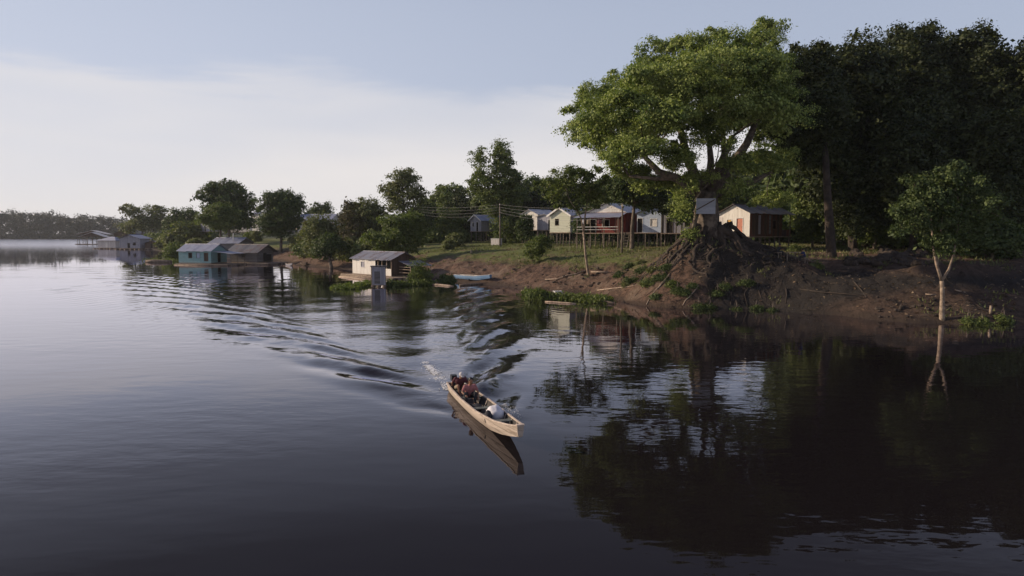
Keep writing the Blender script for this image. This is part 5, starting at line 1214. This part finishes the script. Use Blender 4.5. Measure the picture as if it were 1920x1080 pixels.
# grass tufts, fallen leaves and twigs on the banks
rs = np.random.RandomState(21); n = 60000
X_, Y_ = rs.uniform(-48, 46, n), rs.uniform(48, 128, n); Z_ = ground(X_, Y_)
dn = fbm(X_ * .35, Y_ * .35, 4, 4); k_ = (Z_ > .35) & (dn + .35 * (Z_ - 3.2) * (X_ < 22) - .3 * (X_ > 19) * (Y_ < 70) > .15); X_, Y_, Z_ = X_[k_], Y_[k_], Z_[k_]; n = len(X_)
a_ = rs.uniform(0, 2 * PI, n); hh = rs.uniform(.12, .42, n); wd_ = .05 + .05 * rs.rand(n); ln = rs.normal(size=(n, 2)) * .12
B_ = np.stack([X_, Y_, Z_ - .03], 1); D_ = np.stack([np.cos(a_), np.sin(a_), 0 * a_], 1) * wd_[:, None]; T_ = B_ + np.stack([ln[:, 0], ln[:, 1], hh], 1)
tag(npmesh('grass_tufts', np.stack([B_ - D_, B_ + D_, T_], 1).reshape(-1, 3), np.arange(n * 3).reshape(-1, 3), M['leaf_olive']), 'short grass tufts on the bank and village lawn', 'grass', None, 'stuff')
n = 26000; X_, Y_ = rs.uniform(-40, 46, n), rs.uniform(48, 105, n); Z_ = ground(X_, Y_); dn = fbm(X_ * .5, Y_ * .5, 14, 4); k_ = (Z_ > .12) & (dn > -.15) & ~((Z_ > 3.6) & (X_ < 12)); X_, Y_, Z_ = X_[k_], Y_[k_], Z_[k_]; n = len(X_)
V = leaves(rs, np.stack([X_, Y_, Z_ + .03], 1), np.zeros((n, 3)), .15 + .25 * rs.rand(n) ** 3, 2.2)
tag(npmesh('leaf_litter', V, np.arange(n * 4).reshape(-1, 4), M['litter']), 'fallen leaves and dry scraps strewn over the bank', 'leaf litter', None, 'stuff')
tw = MB()
for i in range(300):
    px, py = rnd.uniform(860, 1900), rnd.uniform(495, 600); h_ = ghit(px, py)
    if h_.z < .15: continue
    a_ = rnd.uniform(0, 6.28); L_ = rnd.uniform(.3, 1.3); e_ = Vector((h_.x + math.cos(a_) * L_, h_.y + math.sin(a_) * L_, 0)); e_.z = gz(e_.x, e_.y) + rnd.uniform(.02, .2); r_ = rnd.uniform(.012, .035)
    mid = (h_ + e_) / 2 + Vector((rnd.uniform(-.08, .08), rnd.uniform(-.08, .08), rnd.uniform(.02, .08))); tw.tube([h_ + Vector((0, 0, .02)), mid, e_], [r_, r_ * .8, r_ * .4], 5)
tag(tw.build('fallen_twigs', M['root'], None), 'fallen twigs and sticks scattered over the eroded bank', 'twigs', None, 'stuff')
# small white table at the left village
c = aty(553, 440, 168); wt = thing('white_table', 'small white table on the lawn right of the dense round tree', 'table', (c.x, 168, gz(c.x, 168)), R(15))
MB().box(-.9, .9, -.5, .5, .8, .9).build('tabletop', M['white_cloth'], wt)
for x in (-.8, .8):
    for y in (-.4, .4): MB().bar((x, y, -.1), (x, y, .8), .09).build('leg', M['trim'], wt)
# white pole flag on the roof behind
c = aty(437, 437, 172); fp = MB().tube([(0, 0, 0), (.05, 0, c.z + .2)], [.16, .12], 7).build('white_post', M['trim'], None); fp.location = (c.x, 172, -.2); tag(fp, 'white post rising behind the roofs of the teal and grey floating houses', 'post')
# crate beside the leftmost house
c = aty(931, 460, 126); cr_ = thing('white_crate', 'pale boxy crate on the ground beside the left utility pole', 'crate', (c.x, 126, gz(c.x, 126)), R(-30))
MB().box(-.9, .9, -.5, .5, 0, 1.15).build('crate_body', M['white_wall'], cr_); MB().box(-.95, .95, -.55, .55, 1.153, 1.22).build('lid', M['trim'], cr_)

# ------------------------------------------------------------------ foam and splash of the canoe
def specks(name, label, P, S, seed, stretch=None):
    rs = np.random.RandomState(seed); n = len(P); O = np.array([(1, 0, 0), (0, 1, 0), (-1, 0, 0), (0, -1, 0), (0, 0, 1), (0, 0, -1)], float)
    Fo = np.array([(0, 1, 4), (1, 2, 4), (2, 3, 4), (3, 0, 4), (1, 0, 5), (2, 1, 5), (3, 2, 5), (0, 3, 5)])
    V = P[:, None, :] + O[None] * S[:, None, :] * (.7 + .6 * rs.rand(n, 6, 1)); F = Fo[None] + (np.arange(n) * 6)[:, None, None]
    o = npmesh(name, V.reshape(-1, 3), F.reshape(-1, 3), M['foam'], None, True); return tag(o, label, 'foam', None, 'stuff')
rs = np.random.RandomState(8); n = 1500; t = rs.rand(n) ** 1.2 * 7.6; t = t[fbm(t * 2.2, rs.rand(n) * .8, 3, 2) > -.25]; n = len(t); sp_ = .19 * np.exp(-t / 9.0)
P = np.array(STERN)[None] - np.array(fw)[None] * (t + .25)[:, None] + np.array((-fw.y, fw.x, 0))[None] * (rs.normal(size=n) * sp_)[:, None]
# foam trail bends slightly to port
P[:, 0] += .004 * t ** 2; P[:, 2] = .005 + np.abs(rs.normal(size=n)) * .025 * np.exp(-t / 2.5)
specks('propeller_foam', 'white churned foam trailing from the canoe stern', P, np.stack([.015 + .04 * rs.rand(n), .015 + .04 * rs.rand(n), .006 + .012 * rs.rand(n)], 1), 1)
P = []
for k in range(11):
    x0 = rs.uniform(.50, .64) * BLEN; vz = rs.uniform(1.6, 3.2); vy = rs.uniform(.3, 1.2); vx = rs.uniform(-1.2, .2); m_ = 60
    tt = rs.uniform(.02, 2 * vz / 9.8, m_)
    for t_ in tt: P.append((BM @ Vector((x0 + vx * t_ + rs.normal() * .025, .56 + vy * t_ + rs.normal() * .03, max(.01, vz * t_ - 4.9 * t_ * t_ + rs.normal() * .02))))[:])
base = np.array(P); n = len(base)
specks('bow_splash', 'white splash drops thrown up on the far side of the canoe', base, np.stack([.004 + .006 * rs.rand(n)] * 2 + [.006 + .018 * rs.rand(n)], 1), 2)

# ------------------------------------------------------------------ evening haze
hz = MB().box(-5500, 5500, -650, 5500, -4.2, 60).build('haze', M['foam'])
m = bpy.data.materials.new('haze_air'); m.use_nodes = True; nt = m.node_tree; nt.nodes.clear()
o = nd(nt, 'ShaderNodeOutputMaterial'); pv = nd(nt, 'ShaderNodeVolumePrincipled', _Density=.00011, _Anisotropy=.2); pv.inputs['Color'].default_value = (.86, .89, .95, 1)
nt.links.new(pv.outputs[0], o.inputs['Volume']); hz.data.materials[0] = m; tag(hz, 'thin evening haze over the river', 'haze', None, 'stuff')
